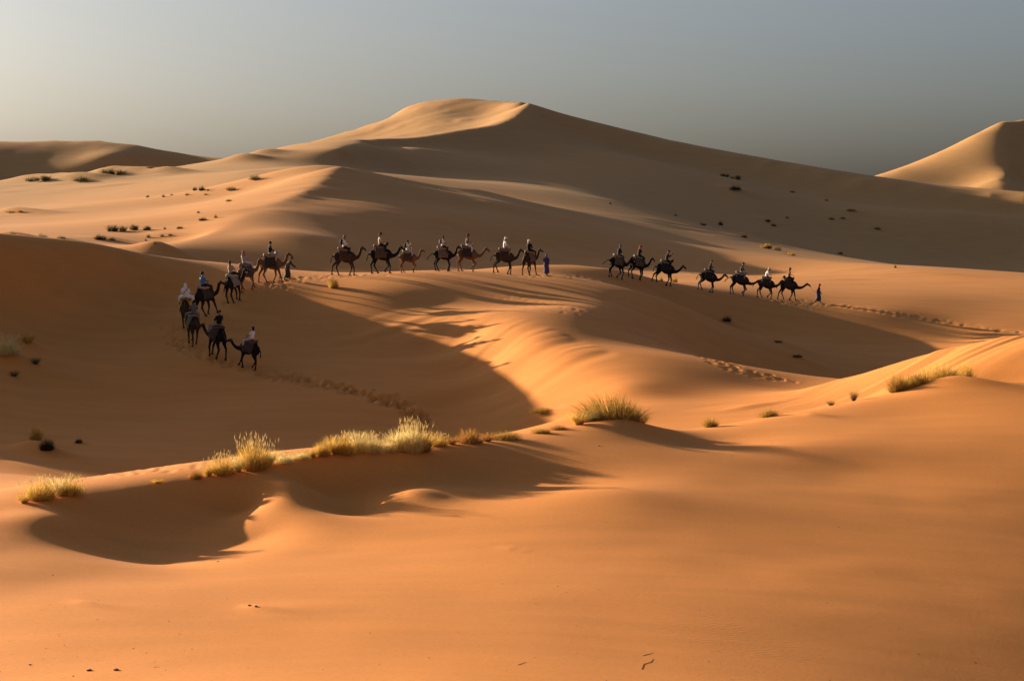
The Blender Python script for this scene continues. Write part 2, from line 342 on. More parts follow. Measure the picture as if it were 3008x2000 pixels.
# orange sand near the camera, paler tan sand in the far dunes
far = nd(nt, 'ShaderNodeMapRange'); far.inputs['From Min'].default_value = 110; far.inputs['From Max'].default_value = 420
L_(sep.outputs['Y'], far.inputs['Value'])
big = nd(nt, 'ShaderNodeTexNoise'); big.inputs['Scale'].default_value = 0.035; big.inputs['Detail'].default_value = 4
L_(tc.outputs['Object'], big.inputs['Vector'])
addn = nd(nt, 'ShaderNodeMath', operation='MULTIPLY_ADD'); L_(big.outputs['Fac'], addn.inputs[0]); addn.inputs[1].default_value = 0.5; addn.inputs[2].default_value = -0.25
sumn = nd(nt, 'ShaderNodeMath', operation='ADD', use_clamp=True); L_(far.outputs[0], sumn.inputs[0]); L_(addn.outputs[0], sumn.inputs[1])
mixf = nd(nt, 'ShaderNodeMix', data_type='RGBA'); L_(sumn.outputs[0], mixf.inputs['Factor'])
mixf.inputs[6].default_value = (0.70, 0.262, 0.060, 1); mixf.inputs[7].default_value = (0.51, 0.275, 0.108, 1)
grain = nd(nt, 'ShaderNodeTexNoise'); grain.inputs['Scale'].default_value = 9.0; grain.inputs['Detail'].default_value = 6; grain.inputs['Roughness'].default_value = 0.75
L_(tc.outputs['Object'], grain.inputs['Vector'])
mp = nd(nt, 'ShaderNodeMapping'); mp.inputs['Scale'].default_value = (0.25, 0.9, 0.9); mp.inputs['Rotation'].default_value = (0, 0, 0.6)
L_(tc.outputs['Object'], mp.inputs['Vector'])
streak = nd(nt, 'ShaderNodeTexNoise'); streak.inputs['Scale'].default_value = 0.8; streak.inputs['Detail'].default_value = 5
L_(mp.outputs[0], streak.inputs['Vector'])
gm = nd(nt, 'ShaderNodeMapRange'); gm.inputs['From Min'].default_value = 0.25; gm.inputs['From Max'].default_value = 0.75; gm.inputs['To Min'].default_value = 0.90; gm.inputs['To Max'].default_value = 1.09
L_(grain.outputs['Fac'], gm.inputs['Value'])
sgm = nd(nt, 'ShaderNodeMapRange'); sgm.inputs['From Min'].default_value = 0.3; sgm.inputs['From Max'].default_value = 0.7; sgm.inputs['To Min'].default_value = 0.94; sgm.inputs['To Max'].default_value = 1.05
L_(streak.outputs['Fac'], sgm.inputs['Value'])
mulv = nd(nt, 'ShaderNodeMath', operation='MULTIPLY'); L_(gm.outputs[0], mulv.inputs[0]); L_(sgm.outputs[0], mulv.inputs[1])
vm = nd(nt, 'ShaderNodeVectorMath', operation='SCALE'); L_(mixf.outputs[2], vm.inputs[0]); L_(mulv.outputs[0], vm.inputs['Scale'])
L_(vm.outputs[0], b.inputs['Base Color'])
b.inputs['Roughness'].default_value = 0.88; b.inputs['Specular IOR Level'].default_value = 0.15
rip = nd(nt, 'ShaderNodeMath', operation='MULTIPLY_ADD'); L_(streak.outputs['Fac'], rip.inputs[0]); rip.inputs[1].default_value = 1.5; L_(grain.outputs['Fac'], rip.inputs[2])
fine = nd(nt, 'ShaderNodeTexNoise'); fine.inputs['Scale'].default_value = 34.0; fine.inputs['Detail'].default_value = 3; fine.inputs['Roughness'].default_value = 0.8
L_(tc.outputs['Object'], fine.inputs['Vector'])
fgm = nd(nt, 'ShaderNodeMapRange'); fgm.inputs['From Min'].default_value = 0.25; fgm.inputs['From Max'].default_value = 0.75; fgm.inputs['To Min'].default_value = 0.88; fgm.inputs['To Max'].default_value = 1.12
L_(fine.outputs['Fac'], fgm.inputs['Value'])
mul2 = nd(nt, 'ShaderNodeMath', operation='MULTIPLY'); L_(mulv.outputs[0], mul2.inputs[0]); L_(fgm.outputs[0], mul2.inputs[1]); L_(mul2.outputs[0], vm.inputs['Scale'])
rip2 = nd(nt, 'ShaderNodeMath', operation='MULTIPLY_ADD'); L_(fine.outputs['Fac'], rip2.inputs[0]); rip2.inputs[1].default_value = 0.5; L_(rip.outputs[0], rip2.inputs[2])
wmp = nd(nt, 'ShaderNodeMapping'); wmp.inputs['Rotation'].default_value = (0, 0, 0.9); L_(tc.outputs['Object'], wmp.inputs['Vector'])
wave = nd(nt, 'ShaderNodeTexWave'); wave.inputs['Scale'].default_value = 1.9; wave.inputs['Distortion'].default_value = 5.0; wave.inputs['Detail'].default_value = 3; wave.inputs['Detail Scale'].default_value = 0.6
L_(wmp.outputs[0], wave.inputs['Vector'])
wmask = nd(nt, 'ShaderNodeMapRange'); wmask.inputs['From Min'].default_value = 0.48; wmask.inputs['From Max'].default_value = 0.68; wmask.inputs['To Max'].default_value = 0.3
wn_ = nd(nt, 'ShaderNodeTexNoise'); wn_.inputs['Scale'].default_value = 0.22; wn_.inputs['Detail'].default_value = 3; L_(tc.outputs['Object'], wn_.inputs['Vector']); L_(wn_.outputs['Fac'], wmask.inputs['Value'])
rip3 = nd(nt, 'ShaderNodeMath', operation='MULTIPLY_ADD'); L_(wave.outputs['Fac'], rip3.inputs[0]); L_(wmask.outputs[0], rip3.inputs[1]); L_(rip2.outputs[0], rip3.inputs[2])
bump = nd(nt, 'ShaderNodeBump'); bump.inputs['Strength'].default_value = 0.5; bump.inputs['Distance'].default_value = 0.012
L_(rip3.outputs[0], bump.inputs['Height']); L_(bump.outputs[0], b.inputs['Normal'])
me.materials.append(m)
# ------------------------------------------------------------------ mesh building
C = scene.collection
def chain(bm, pts, rad, side=(0, 1, 0), seg=10):
    """closed loft along points; rad is a number or (along side, across)"""
    pts = [Vector(p) for p in pts]; n = len(pts); rings = []
    for i, p in enumerate(pts):
        t = (pts[min(i + 1, n - 1)] - pts[max(i - 1, 0)]).normalized()
        s = Vector(side); s = (s - t * s.dot(t))
        if s.length < 1e-3: s = Vector((1, 0, 0)) - t * t.x
        s.normalize(); w = t.cross(s)
        r = rad[i]; a, b_ = (r, r) if not isinstance(r, tuple) else r
        rings.append([bm.verts.new(p + s * (a * math.cos(2 * math.pi * k / seg)) + w * (b_ * math.sin(2 * math.pi * k / seg))) for k in range(seg)])
    for r0, r1 in zip(rings, rings[1:]):
        for k in range(seg): bm.faces.new((r0[k], r0[(k + 1) % seg], r1[(k + 1) % seg], r1[k]))
    for r, end, nxt in ((rings[0], pts[0], pts[1]), (rings[-1], pts[-1], pts[-2])):
        rr = rad[0] if r is rings[0] else rad[-1]; rr = min(rr) if isinstance(rr, tuple) else rr
        c = bm.verts.new(end + (end - nxt).normalized() * rr * 0.5)
        for k in range(seg):
            f = (r[(k + 1) % seg], r[k], c) if r is rings[0] else (r[k], r[(k + 1) % seg], c)
            bm.faces.new(f)
def ball(bm, c, r, seg=10):
    r = r if isinstance(r, tuple) else (r, r, r)
    m_ = Matrix.Translation(c) @ Matrix.Diagonal((r[0], r[1], r[2], 1))
    bmesh.ops.create_uvsphere(bm, u_segments=seg, v_segments=max(6, seg * 2 // 3), radius=1, matrix=m_)
def to_mesh(name, bm, smooth=True):
    bmesh.ops.recalc_face_normals(bm, faces=bm.faces[:])
    me_ = bpy.data.meshes.new(name); bm.to_mesh(me_); bm.free()
    if smooth: me_.polygons.foreach_set('use_smooth', [True] * len(me_.polygons))
    me_.materials.append(None)
    return me_
def fuse(name, bm, voxel, it=4):
    """weld overlapping lofts into one continuous skin"""
    me_ = to_mesh(name, bm)
    o = bpy.data.objects.new(name, me_); C.objects.link(o)
    r = o.modifiers.new('r', 'REMESH'); r.mode = 'VOXEL'; r.voxel_size = voxel; r.use_smooth_shade = True
    s_ = o.modifiers.new('s', 'SMOOTH'); s_.factor = 0.5; s_.iterations = it
    dg = bpy.context.evaluated_depsgraph_get()
    out = bpy.data.meshes.new_from_object(o.evaluated_get(dg))
    bpy.data.objects.remove(o); bpy.data.meshes.remove(me_)
    out.name = name
    out.polygons.foreach_set('use_smooth', [True] * len(out.polygons))
    out.materials.clear(); out.materials.append(None)
    return out
def part(name, me_, mat, parent=None, label=None):
    o = bpy.data.objects.new(name, me_); C.objects.link(o)
    if len(o.material_slots):
        o.material_slots[0].link = 'OBJECT'; o.material_slots[0].material = mat
    if parent: o.parent = parent
    if label: o['label'] = label
    return o
def thing(name, label, cat, group=None, loc=(0, 0, 0), me_=None, mat=None):
    o = bpy.data.objects.new(name, me_); C.objects.link(o)
    if me_ is not None and len(o.material_slots):
        o.material_slots[0].link = 'OBJECT'; o.material_slots[0].material = mat
    o.location = loc; o['label'] = label; o['category'] = cat
    if group: o['group'] = group
    return o
_cm = {}
def cloth(col, rough=0.85, scale=14, var=0.25, sheen=0.0):
    key = (col, rough, scale, var)
    if key in _cm: return _cm[key]
    m, nt, b = newmat('cloth_%d' % len(_cm))
    t = nd(nt, 'ShaderNodeTexCoord'); n_ = nd(nt, 'ShaderNodeTexNoise'); n_.inputs['Scale'].default_value = scale; n_.inputs['Detail'].default_value = 5
    nt.links.new(t.outputs['Object'], n_.inputs['Vector'])
    r = nd(nt, 'ShaderNodeMapRange'); r.inputs['From Min'].default_value = .3; r.inputs['From Max'].default_value = .7; r.inputs['To Min'].default_value = 1 - var; r.inputs['To Max'].default_value = 1 + var
    nt.links.new(n_.outputs['Fac'], r.inputs['Value'])
    v = nd(nt, 'ShaderNodeVectorMath', operation='SCALE'); v.inputs[0].default_value = col; nt.links.new(r.outputs[0], v.inputs['Scale'])
    nt.links.new(v.outputs[0], b.inputs['Base Color']); b.inputs['Roughness'].default_value = rough; b.inputs['Specular IOR Level'].default_value = 0.2
    bp = nd(nt, 'ShaderNodeBump'); bp.inputs['Strength'].default_value = 0.5; bp.inputs['Distance'].default_value = 0.02
    nt.links.new(n_.outputs['Fac'], bp.inputs['Height']); nt.links.new(bp.outputs[0], b.inputs['Normal'])
    _cm[key] = m
    return m

# ------------------------------------------------------------------ camels
def ik(a, f, l1, l2, fwd):
    """two-bone joint between a and f in the x,z plane, bending forward (+1) or backward (-1)"""
    dx, dz = f[0] - a[0], f[1] - a[1]; d = min(math.hypot(dx, dz), (l1 + l2) * 0.999)
    k = (l1 * l1 - l2 * l2 + d * d) / (2 * d); h = math.sqrt(max(l1 * l1 - k * k, 0))
    ux, uz = dx / math.hypot(dx, dz), dz / math.hypot(dx, dz)
    px, pz = -uz * h * fwd, ux * h * fwd
    if (px > 0) != (fwd > 0): px, pz = -px, -pz
    return (a[0] + ux * k + px, a[1] + uz * k + pz)
def neck_points(neck, yaw):
    kx = {'up': .76, 'mid': .80, 'low': .86}[neck]
    if neck == 'up': pts = [(.50, 1.44), (.80, 1.30), (1.06, 1.38), (1.22, 1.58), (1.31, 1.82), (1.37, 2.00), (1.50, 2.07), (1.66, 2.00), (1.80, 1.93), (1.85, 1.91)]
    elif neck == 'mid': pts = [(.50, 1.42), (.80, 1.27), (1.08, 1.31), (1.30, 1.45), (1.46, 1.65), (1.56, 1.82), (1.70, 1.88), (1.86, 1.80), (2.00, 1.73), (2.05, 1.71)]
    else: pts = [(.50, 1.40), (.80, 1.24), (1.10, 1.23), (1.36, 1.31), (1.57, 1.45), (1.70, 1.58), (1.85, 1.63), (2.01, 1.57), (2.15, 1.50), (2.20, 1.49)]
    out = []
    for x, z in pts:
        d = max(0, x - .6) * kx; a = yaw * min(1, d / .7)
        out.append((.6 + d * math.cos(a) if x > .6 else x, d * math.sin(a), z))
    return out
NECK_R = [(.20, .24), (.13, .18), (.105, .14), (.09, .115), (.08, .10), (.09, .11), (.092, .11), (.07, .082), (.06, .068), (.045, .05)]
GAITS = {  # fore-left, fore-right, hind-left, hind-right: foot shift, lift
    'stride': ((.30, 0), (-.28, 0), (.24, 0), (-.34, 0)),
    'counter': ((-.26, 0), (.30, 0), (-.32, 0), (.22, 0)),
    'lift': ((.05, 0), (-.10, .26), (.20, 0), (-.12, 0)),
    'cross': ((-.20, .12), (.14, 0), (.30, 0), (-.16, 0)),
    'amble': ((.16, 0), (-.12, 0), (-.20, 0), (.10, .10)),
    'trail': ((-.10, 0), (.20, 0), (.10, 0), (-.42, .06)),
    'stand': ((.06, 0), (-.10, 0), (-.06, 0), (.12, 0)),
}
def camel_body(gait, neck, yaw, tail):
    bm = bmesh.new()
    xs = [(-.84, 1.44, .09, .11), (-.74, 1.43, .20, .25), (-.52, 1.46, .275, .32), (-.25, 1.45, .31, .35), (0, 1.41, .36, .43), (.25, 1.38, .35, .45), (.48, 1.37, .30, .42), (.66, 1.38, .21, .32), (.78, 1.38, .11, .17)]
    chain(bm, [(x, 0, z) for x, z, a, h in xs], [(a, h) for x, z, a, h in xs], seg=16)
    chain(bm, [(-.42, 0, 1.66), (-.20, 0, 1.80), (-.06, 0, 1.86), (.10, 0, 1.78), (.28, 0, 1.62)], [(.12, .10), (.19, .18), (.2, .2), (.18, .17), (.12, .1)], seg=12)
    np_ = neck_points(neck, yaw)
    chain(bm, np_, NECK_R, side=(-math.sin(yaw), math.cos(yaw), 0), seg=12)
    hd, fw = Vector(np_[6]), (Vector(np_[7]) - Vector(np_[6])).normalized(); sd = Vector((-math.sin(yaw), math.cos(yaw), 0))
    for s in (-1, 1):                                     # ears and brows
        e = hd - fw * .05 + sd * s * .065 + Vector((0, 0, .035))
        chain(bm, [e, e + Vector((0, 0, .05)) + sd * s * .035 - fw * .02, e + Vector((0, 0, .10)) + sd * s * .05 - fw * .05], [.03, .035, .015], seg=6)
        ball(bm, hd + fw * .05 + sd * s * .075 + Vector((0, 0, .045)), .04, 6)
    chain(bm, [Vector(np_[8]) + Vector((0, 0, -.05)) - fw * .05, Vector(np_[9]) + Vector((0, 0, -.085))], [.04, .035], seg=6)   # lower lip
    for k, (dx, lift) in enumerate(GAITS[gait]):
        s = 1 if k % 2 == 0 else -1
        if k < 2:
            sh = (.44, 1.30); ft = (.46 + dx, .10 + lift)
            el = (sh[0] - .03 + dx * .25, 1.02)
            kn = ik(el, ft, .50, .46, 1)
            foot = (ft[0] + .04, max(.035, .035 + lift - (.03 if lift else 0)))
            chain(bm, [(sh[0], s * .15, sh[1]), (el[0], s * .19, el[1]), ((el[0] + kn[0]) / 2, s * .185, (el[1] + kn[1]) / 2), (kn[0], s * .175, kn[1]), ((kn[0] + ft[0]) / 2, s * .17, (kn[1] + ft[1]) / 2), (ft[0], s * .17, ft[1])],
                  [(.11, .19), (.10, .13), (.075, .088), (.068, .070), (.05, .052), (.052, .056)])
        else:
            hp = (-.56, 1.40); ft = (-.55 + dx, .10 + lift)
            st = (-.44 + dx * .3, 1.05)
            hk = ik(st, ft, .46, .58, -1)
            foot = (ft[0] + .04, .035 + lift)
            chain(bm, [(hp[0], s * .13, hp[1]), ((hp[0] + st[0]) / 2 - .02, s * .19, 1.22), (st[0] - .02, s * .19, st[1]), ((st[0] + hk[0]) / 2, s * .18, (st[1] + hk[1]) / 2), (hk[0], s * .17, hk[1]), ((hk[0] + ft[0]) / 2, s * .17, (hk[1] + ft[1]) / 2), (ft[0], s * .17, ft[1])],
                  [(.13, .22), (.14, .22), (.11, .165), (.075, .098), (.063, .08), (.05, .054), (.052, .056)])
        chain(bm, [(foot[0] - .10, s * .17, foot[1] + .01), (foot[0], s * .17, foot[1] + .015), (foot[0] + .11, s * .17, foot[1])], [(.06, .03), (.095, .05), (.06, .028)], seg=10)
    tl = [(-.80, 0, 1.52), (-.90 - tail * .12, 0, 1.42), (-.94 - tail * .28, 0, 1.25), (-.95 - tail * .42, 0, 1.08), (-.95 - tail * .50, 0, .92)]
    chain(bm, tl, [.05, .04, .036, .05, .03], seg=8)
    return fuse('camel_body', bm, 0.029, 3), np_
def saddle_meshes():
    bm = bmesh.new()                                      # folded blanket over back and flanks
    xs = [-.46, -.30, -.05, .20, .36]
    prof = [(-1.0, 1.16), (-1.03, 1.40), (-.92, 1.66), (-.55, 1.98), (0, 2.10), (.55, 1.98), (.92, 1.66), (1.03, 1.40), (1.0, 1.16)]
    outer, inner = [], []
    r_ = random.Random(3)
    for ix, x in enumerate(xs):
        taper = 1 - .12 * abs(x + .05) / .45
        ro, ri = [], []
        for k, (py, pz) in enumerate(prof):
            y = py * .385 * (taper if pz > 1.5 else 1); z = pz - (.10 * ((x + .05) / .42) ** 2 if pz > 1.6 else 0) + (r_.uniform(-.05, .05) if pz < 1.2 else 0)
            ro.append(bm.verts.new((x, y * (1 + r_.uniform(-.03, .04)), z))); ri.append(bm.verts.new((x, y * .93, z - .025)))
        outer.append(ro); inner.append(ri)
    for a in range(len(xs) - 1):
        for k in range(len(prof) - 1):
            bm.faces.new((outer[a][k], outer[a + 1][k], outer[a + 1][k + 1], outer[a][k + 1]))
            bm.faces.new((inner[a][k], inner[a][k + 1], inner[a + 1][k + 1], inner[a + 1][k]))
        for k in (0, len(prof) - 1):
            q = (outer[a][k], inner[a][k], inner[a + 1][k], outer[a + 1][k]); bm.faces.new(q if k == 0 else q[::-1])
    for a in (0, len(xs) - 1):
        for k in range(len(prof) - 1):
            q = (outer[a][k], outer[a][k + 1], inner[a][k + 1], inner[a][k]); bm.faces.new(q if a == 0 else q[::-1])
    blanket = to_mesh('blanket', bm)
    bm = bmesh.new()                                      # padded ring round the hump
    ring = []
    for k in range(17):
        t = 2 * math.pi * k / 16
        ring.append((-.05 + .43 * math.cos(t), .27 * math.sin(t), 2.00 + .05 * math.cos(2 * t) - .06 * abs(math.sin(t))))
    chain(bm, ring, [.095 + .015 * math.sin(3 * k) for k in range(17)], side=(0, 0, 1), seg=10)
    pad = fuse('saddle_pad', bm, .03, 3)
    bm = bmesh.new()                                      # iron handle in front of the rider
    chain(bm, [(.34, 0, 1.95), (.36, 0, 2.28)], [.018, .018], seg=6)
    chain(bm, [(.36, -.14, 2.29), (.36, 0, 2.28), (.36, .14, 2.29)], [.018] * 3, side=(0, 0, 1), seg=6)
    for s in (-1, 1): chain(bm, [(.33, s * .02, 2.02), (.22, s * .22, 1.86)], [.016, .016], seg=6)
    handle = fuse('saddle_handle', bm, .014, 1)
    bm = bmesh.new()                                      # girth strap under the belly
    chain(bm, [(.30, .345 * math.cos(t), 1.41 + .44 * math.sin(t)) for t in [math.pi * (1 + k / 12) for k in range(13)]], [(.03, .012)] * 13, side=(1, 0, 0), seg=6)
    girth = to_mesh('girth_strap', bm)
    return blanket, pad, handle, girth
BLANKET, PAD, HANDLE, GIRTH = saddle_meshes()
def bundle_mesh(seed):
    r_ = random.Random(seed); bm = bmesh.new()
    chain(bm, [(0, -.22, 0), (.02, -.1, .02), (0, .1, .0), (.0, .22, -.02)], [.08, .14, .13, .07], side=(0, 0, 1), seg=10)
    chain(bm, [(.1, -.12, .08), (.08, .1, .1)], [.07, .06], side=(0, 0, 1), seg=8)
    return fuse('bundle', bm, .03, 3)
BUNDLE = bundle_mesh(1)
def halter_mesh(np_, yaw):
    bm = bmesh.new()
    sd = Vector((-math.sin(yaw), math.cos(yaw), 0))
    for i, r in ((7, (.082, .098)), (5, (.10, .122))):
        c = Vector(np_[i]); fw = (Vector(np_[min(i + 1, 9)]) - Vector(np_[i - 1])).normalized(); up = fw.cross(sd)
        chain(bm, [c + sd * (r[0] * math.cos(2 * math.pi * k / 12)) + up * (r[1] * math.sin(2 * math.pi * k / 12)) for k in range(13)], [.012] * 13, side=tuple(fw), seg=5)
    for s in (-1, 1):
        chain(bm, [Vector(np_[7]) + sd * s * .082, Vector(np_[6]) + sd * s * .098, Vector(np_[5]) + sd * s * .10], [.012] * 3, seg=5)
    return to_mesh('halter', bm)

# ------------------------------------------------------------------ people
def hand(bm, w, d, palm, s):
    """palm and five curled fingers from wrist w along d; palm is the palm-side normal"""
    d = Vector(d).normalized(); n = (Vector(palm) - d * Vector(palm).dot(d)).normalized(); a = d.cross(n) * s
    w = Vector(w)
    chain(bm, [w, w + d * .05, w + d * .09], [(.026, .018), (.040, .017), (.040, .016)], side=tuple(a), seg=8)
    for k, (o, ln) in enumerate(((.032, .068), (.011, .078), (-.011, .072), (-.032, .056))):
        p = w + d * .085 + a * o
        chain(bm, [p, p + d * ln * .45 + n * .008, p + d * ln * .75 + n * .028, p + d * ln * .80 + n * .050], [.0125, .012, .0115, .010], side=tuple(a), seg=6)
    p = w + d * .03 + a * .03
    chain(bm, [p, p + a * .03 + d * .025 + n * .012, p + a * .032 + d * .055 + n * .03], [.015, .0135, .011], side=tuple(n), seg=6)
def head(bm, c, fw, up):
    c, fw, up = Vector(c), Vector(fw).normalized(), Vector(up).normalized(); sd = up.cross(fw)
    fw = sd.cross(up)
    q = lambda x, y, z: c + fw * x + sd * y + up * z
    chain(bm, [q(.035, 0, -.115), q(.02, 0, -.07), q(.005, 0, -.01), q(-.008, 0, .05), q(-.01, 0, .10)], [(.038, .034), (.058, .066), (.073, .092), (.074, .094), (.045, .055)], side=tuple(sd), seg=14)
    chain(bm, [q(.085, 0, .025), q(.108, 0, -.015), q(.095, 0, -.028)], [.012, .017, .014], side=tuple(sd), seg=6)     # nose
    ball(bm, q(.082, 0, -.062), .018, 6)                                                                              # lips
    for s in (-1, 1):
        ball(bm, q(-.005, s * .078, -.005), (.02, .012, .03), 6)                                                      # ears
        ball(bm, q(.078, s * .033, .030), (.016, .016, .009), 6)                                                      # brows
def torso_chain(J, g=0.0):
    return [J['pelvis'], J['waist'], J['chest'], J['collar']], [(.165 + g, .115 + g), (.145 + g, .10 + g), (.175 + g, .115 + g), (.10 + g, .07 + g)]
def person_meshes(J, robe=None):
    """J: joints of one pose. Returns body, top, trousers, shoes"""
    out = {}
    lat = J.get('lat', (0, 1, 0))
    bm = bmesh.new()
    p_, r_ = torso_chain(J); chain(bm, p_, r_, side=lat, seg=14)
    chain(bm, [J['collar'], J['neck'], tuple(Vector(J['head']) - Vector((0, 0, .06)))], [.065, .052, .05], side=lat, seg=10)
    head(bm, J['head'], J['look'], J.get('hup', (0, 0, 1)))
    for s in ('l', 'r'):
        sg = 1 if s == 'l' else -1
        chain(bm, [J['sho_' + s], J['elb_' + s], J['wri_' + s]], [.055, .042, .028], seg=8)
        hd_ = Vector(J['wri_' + s]) - Vector(J['elb_' + s])
        hand(bm, J['wri_' + s], J.get('hd_' + s, hd_), J.get('palm_' + s, (0, -sg, -.3)), sg)
        chain(bm, [J['hip_' + s], J['kne_' + s], J['ank_' + s]], [.09, .058, .038], seg=8)
        a, t = Vector(J['ank_' + s]), Vector(J['toe_' + s])
        chain(bm, [a + Vector((0, 0, -.02)), a.lerp(t, .45) + Vector((0, 0, .005)), t], [.038, .035, .022], seg=8)
    out['body'] = fuse('person_body', bm, .013, 3)
    def sleeve(bm, s, to, g):
        e, w = Vector(J['elb_' + s]), Vector(J['wri_' + s])
        if to == 'short': chain(bm, [J['sho_' + s], Vector(J['sho_' + s]).lerp(e, .75)], [.068 + g, .062 + g], seg=10)
        else: chain(bm, [J['sho_' + s], e, e.lerp(w, .88)], [.066 + g, .056 + g, .046 + g], seg=10)
    for kind in ('short', 'long'):
        bm = bmesh.new(); p_, r_ = torso_chain(J, .022); chain(bm, p_, r_, side=lat, seg=14)
        for s in 'lr': sleeve(bm, s, kind, .004)
        out['shirt_' + kind] = fuse('shirt', bm, .02, 3)
    bm = bmesh.new()
    chain(bm, [Vector(J['waist']).lerp(Vector(J['pelvis']), .5), J['pelvis'], tuple(Vector(J['pelvis']) + Vector((0, 0, -.07)))], [(.165, .125), (.18, .135), (.14, .12)], side=lat, seg=12)
    for s in 'lr':
        k_, a = Vector(J['kne_' + s]), Vector(J['ank_' + s])
        chain(bm, [J['hip_' + s], Vector(J['hip_' + s]).lerp(k_, .5), k_, k_.lerp(a, .5), k_.lerp(a, .9)], [.112, .10, .085, .07, .062], seg=10)
    out['trousers'] = fuse('trousers', bm, .022, 3)
    for s in 'lr':
        bm = bmesh.new()
        a, t = Vector(J['ank_' + s]), Vector(J['toe_' + s])
        chain(bm, [a + Vector((0, 0, .05)), a + Vector((0, 0, -.025)), a.lerp(t, .5) + Vector((0, 0, .0)), t], [.05, .052, .046, .030], seg=8)
        out['shoe_' + s] = fuse('shoe', bm, .016, 2)
    bm = bmesh.new(); p_, r_ = torso_chain(J, .035); chain(bm, p_, r_, side=lat, seg=14)
    for s in 'lr': sleeve(bm, s, 'long', .02)
    if J.get('walk'):
        hem = (Vector(J['kne_l']) + Vector(J['kne_r'])) / 2; low = (Vector(J['ank_l']) + Vector(J['ank_r'])) / 2
        chain(bm, [J['waist'], J['pelvis'], hem, hem.lerp(low, .62)], [(.19, .15), (.22, .19), (.22, .22), (.25, .26)], side=lat, seg=14)
    else:
        for s in 'lr':
            k_, a = Vector(J['kne_' + s]), Vector(J['ank_' + s])
            chain(bm, [J['pelvis'], Vector(J['hip_' + s]).lerp(k_, .5), k_, k_.lerp(a, .6)], [.17, .15, .13, .13], seg=10)
    out['robe'] = fuse('robe', bm, .024, 4)
    hc = Vector(J['head']); fw = Vector(J['look']).normalized(); up = Vector((0, 0, 1)); sd = up.cross(fw).normalized(); fw = sd.cross(up)
    q = lambda x, y, z: hc + fw * x + sd * y + up * z
    bm = bmesh.new()                                       # wound turban
    ball(bm, q(-.015, 0, .055), (.115, .115, .10), 14)
    for z0, rr in ((.035, .105), (.075, .10), (.11, .075)):
        chain(bm, [q(-.012 + rr * math.cos(t), rr * .92 * math.sin(t), z0 + .02 * math.sin(t + z0 * 40)) for t in [2 * math.pi * k / 14 for k in range(15)]], [.03] * 15, side=(0, 0, 1), seg=6)
    chain(bm, [q(-.10, .02, .03), q(-.135, .03, -.08), q(-.15, .02, -.22)], [(.05, .02), (.06, .02), (.05, .015)], side=tuple(sd), seg=8)
    out['turban'] = fuse('turban', bm, .016, 2)
    bm = bmesh.new()                                       # scarf over head and shoulders
    ball(bm, q(-.03, 0, .03), (.115, .105, .125), 14)
    chain(bm, [q(-.04, 0, -.02), q(-.045, 0, -.11), q(-.04, 0, -.19), q(-.05, 0, -.25)], [(.10, .095), (.095, .10), (.16, .125), (.19, .13)], side=tuple(sd), seg=14)
    chain(bm, [q(-.13, .0, -.15), q(-.17, .03, -.28), q(-.18, .04, -.42)], [(.09, .03), (.08, .02), (.05, .015)], side=tuple(sd), seg=8)
    out['headscarf'] = fuse('headscarf', bm, .018, 3)
    bm = bmesh.new()                                       # peaked cap
    ball(bm, q(-.008, 0, .06), (.108, .092, .085), 12)
    chain(bm, [q(.06, 0, .062), q(.13, 0, .055), q(.17, 0, .045)], [(.075, .012), (.07, .01), (.05, .008)], side=tuple(sd), seg=10)
    out['cap'] = fuse('cap', bm, .013, 2)
    for nm, dn in (('hair', -.08), ('long_hair', -.30)):
        bm = bmesh.new()
        ball(bm, q(-.022, 0, .045), (.10, .09, .095), 12)
        chain(bm, [q(-.045, 0, .04), q(-.06, 0, -.04), q(-.075, 0, dn)], [(.085, .06), (.085, .06), (.06, .035)], side=tuple(sd), seg=10)
        out[nm] = fuse(nm, bm, .016, 2)
    return out
RIDE = dict(pelvis=(-.05, 0, 2.16), waist=(-.075, 0, 2.34), chest=(-.07, 0, 2.52), collar=(-.05, 0, 2.66), neck=(-.035, 0, 2.72), head=(-.01, 0, 2.85), look=(1, 0, -.12),
            sho_l=(-.06, .185, 2.60), elb_l=(.03, .25, 2.36), wri_l=(.24, .14, 2.30), sho_r=(-.06, -.185, 2.60), elb_r=(.03, -.25, 2.36), wri_r=(.24, -.14, 2.30),
            palm_l=(0, -.3, -1), palm_r=(0, .3, -1),
            hip_l=(-.04, .11, 2.13), kne_l=(.30, .40, 1.96), ank_l=(.30, .44, 1.55), toe_l=(.47, .46, 1.50), hip_r=(-.04, -.11, 2.13), kne_r=(.30, -.40, 1.96), ank_r=(.30, -.44, 1.55), toe_r=(.47, -.46, 1.50))
SNAP = dict(RIDE, look=(1, -.1, 0), elb_l=(.14, .24, 2.44), wri_l=(.27, .08, 2.66), elb_r=(.14, -.24, 2.44), wri_r=(.27, -.08, 2.66), hd_l=(.3, -.1, 1), hd_r=(.3, .1, 1), palm_l=(0, -1, 0), palm_r=(0, 1, 0))
LEAN = dict(RIDE, waist=(-.10, 0, 2.33), chest=(-.02, 0, 2.50), collar=(.04, 0, 2.63), neck=(.07, 0, 2.68), head=(.12, 0, 2.80), look=(1, .25, -.25), sho_l=(.02, .185, 2.57), sho_r=(.02, -.185, 2.57))
TURN = dict(RIDE, look=(.6, -.8, 0))
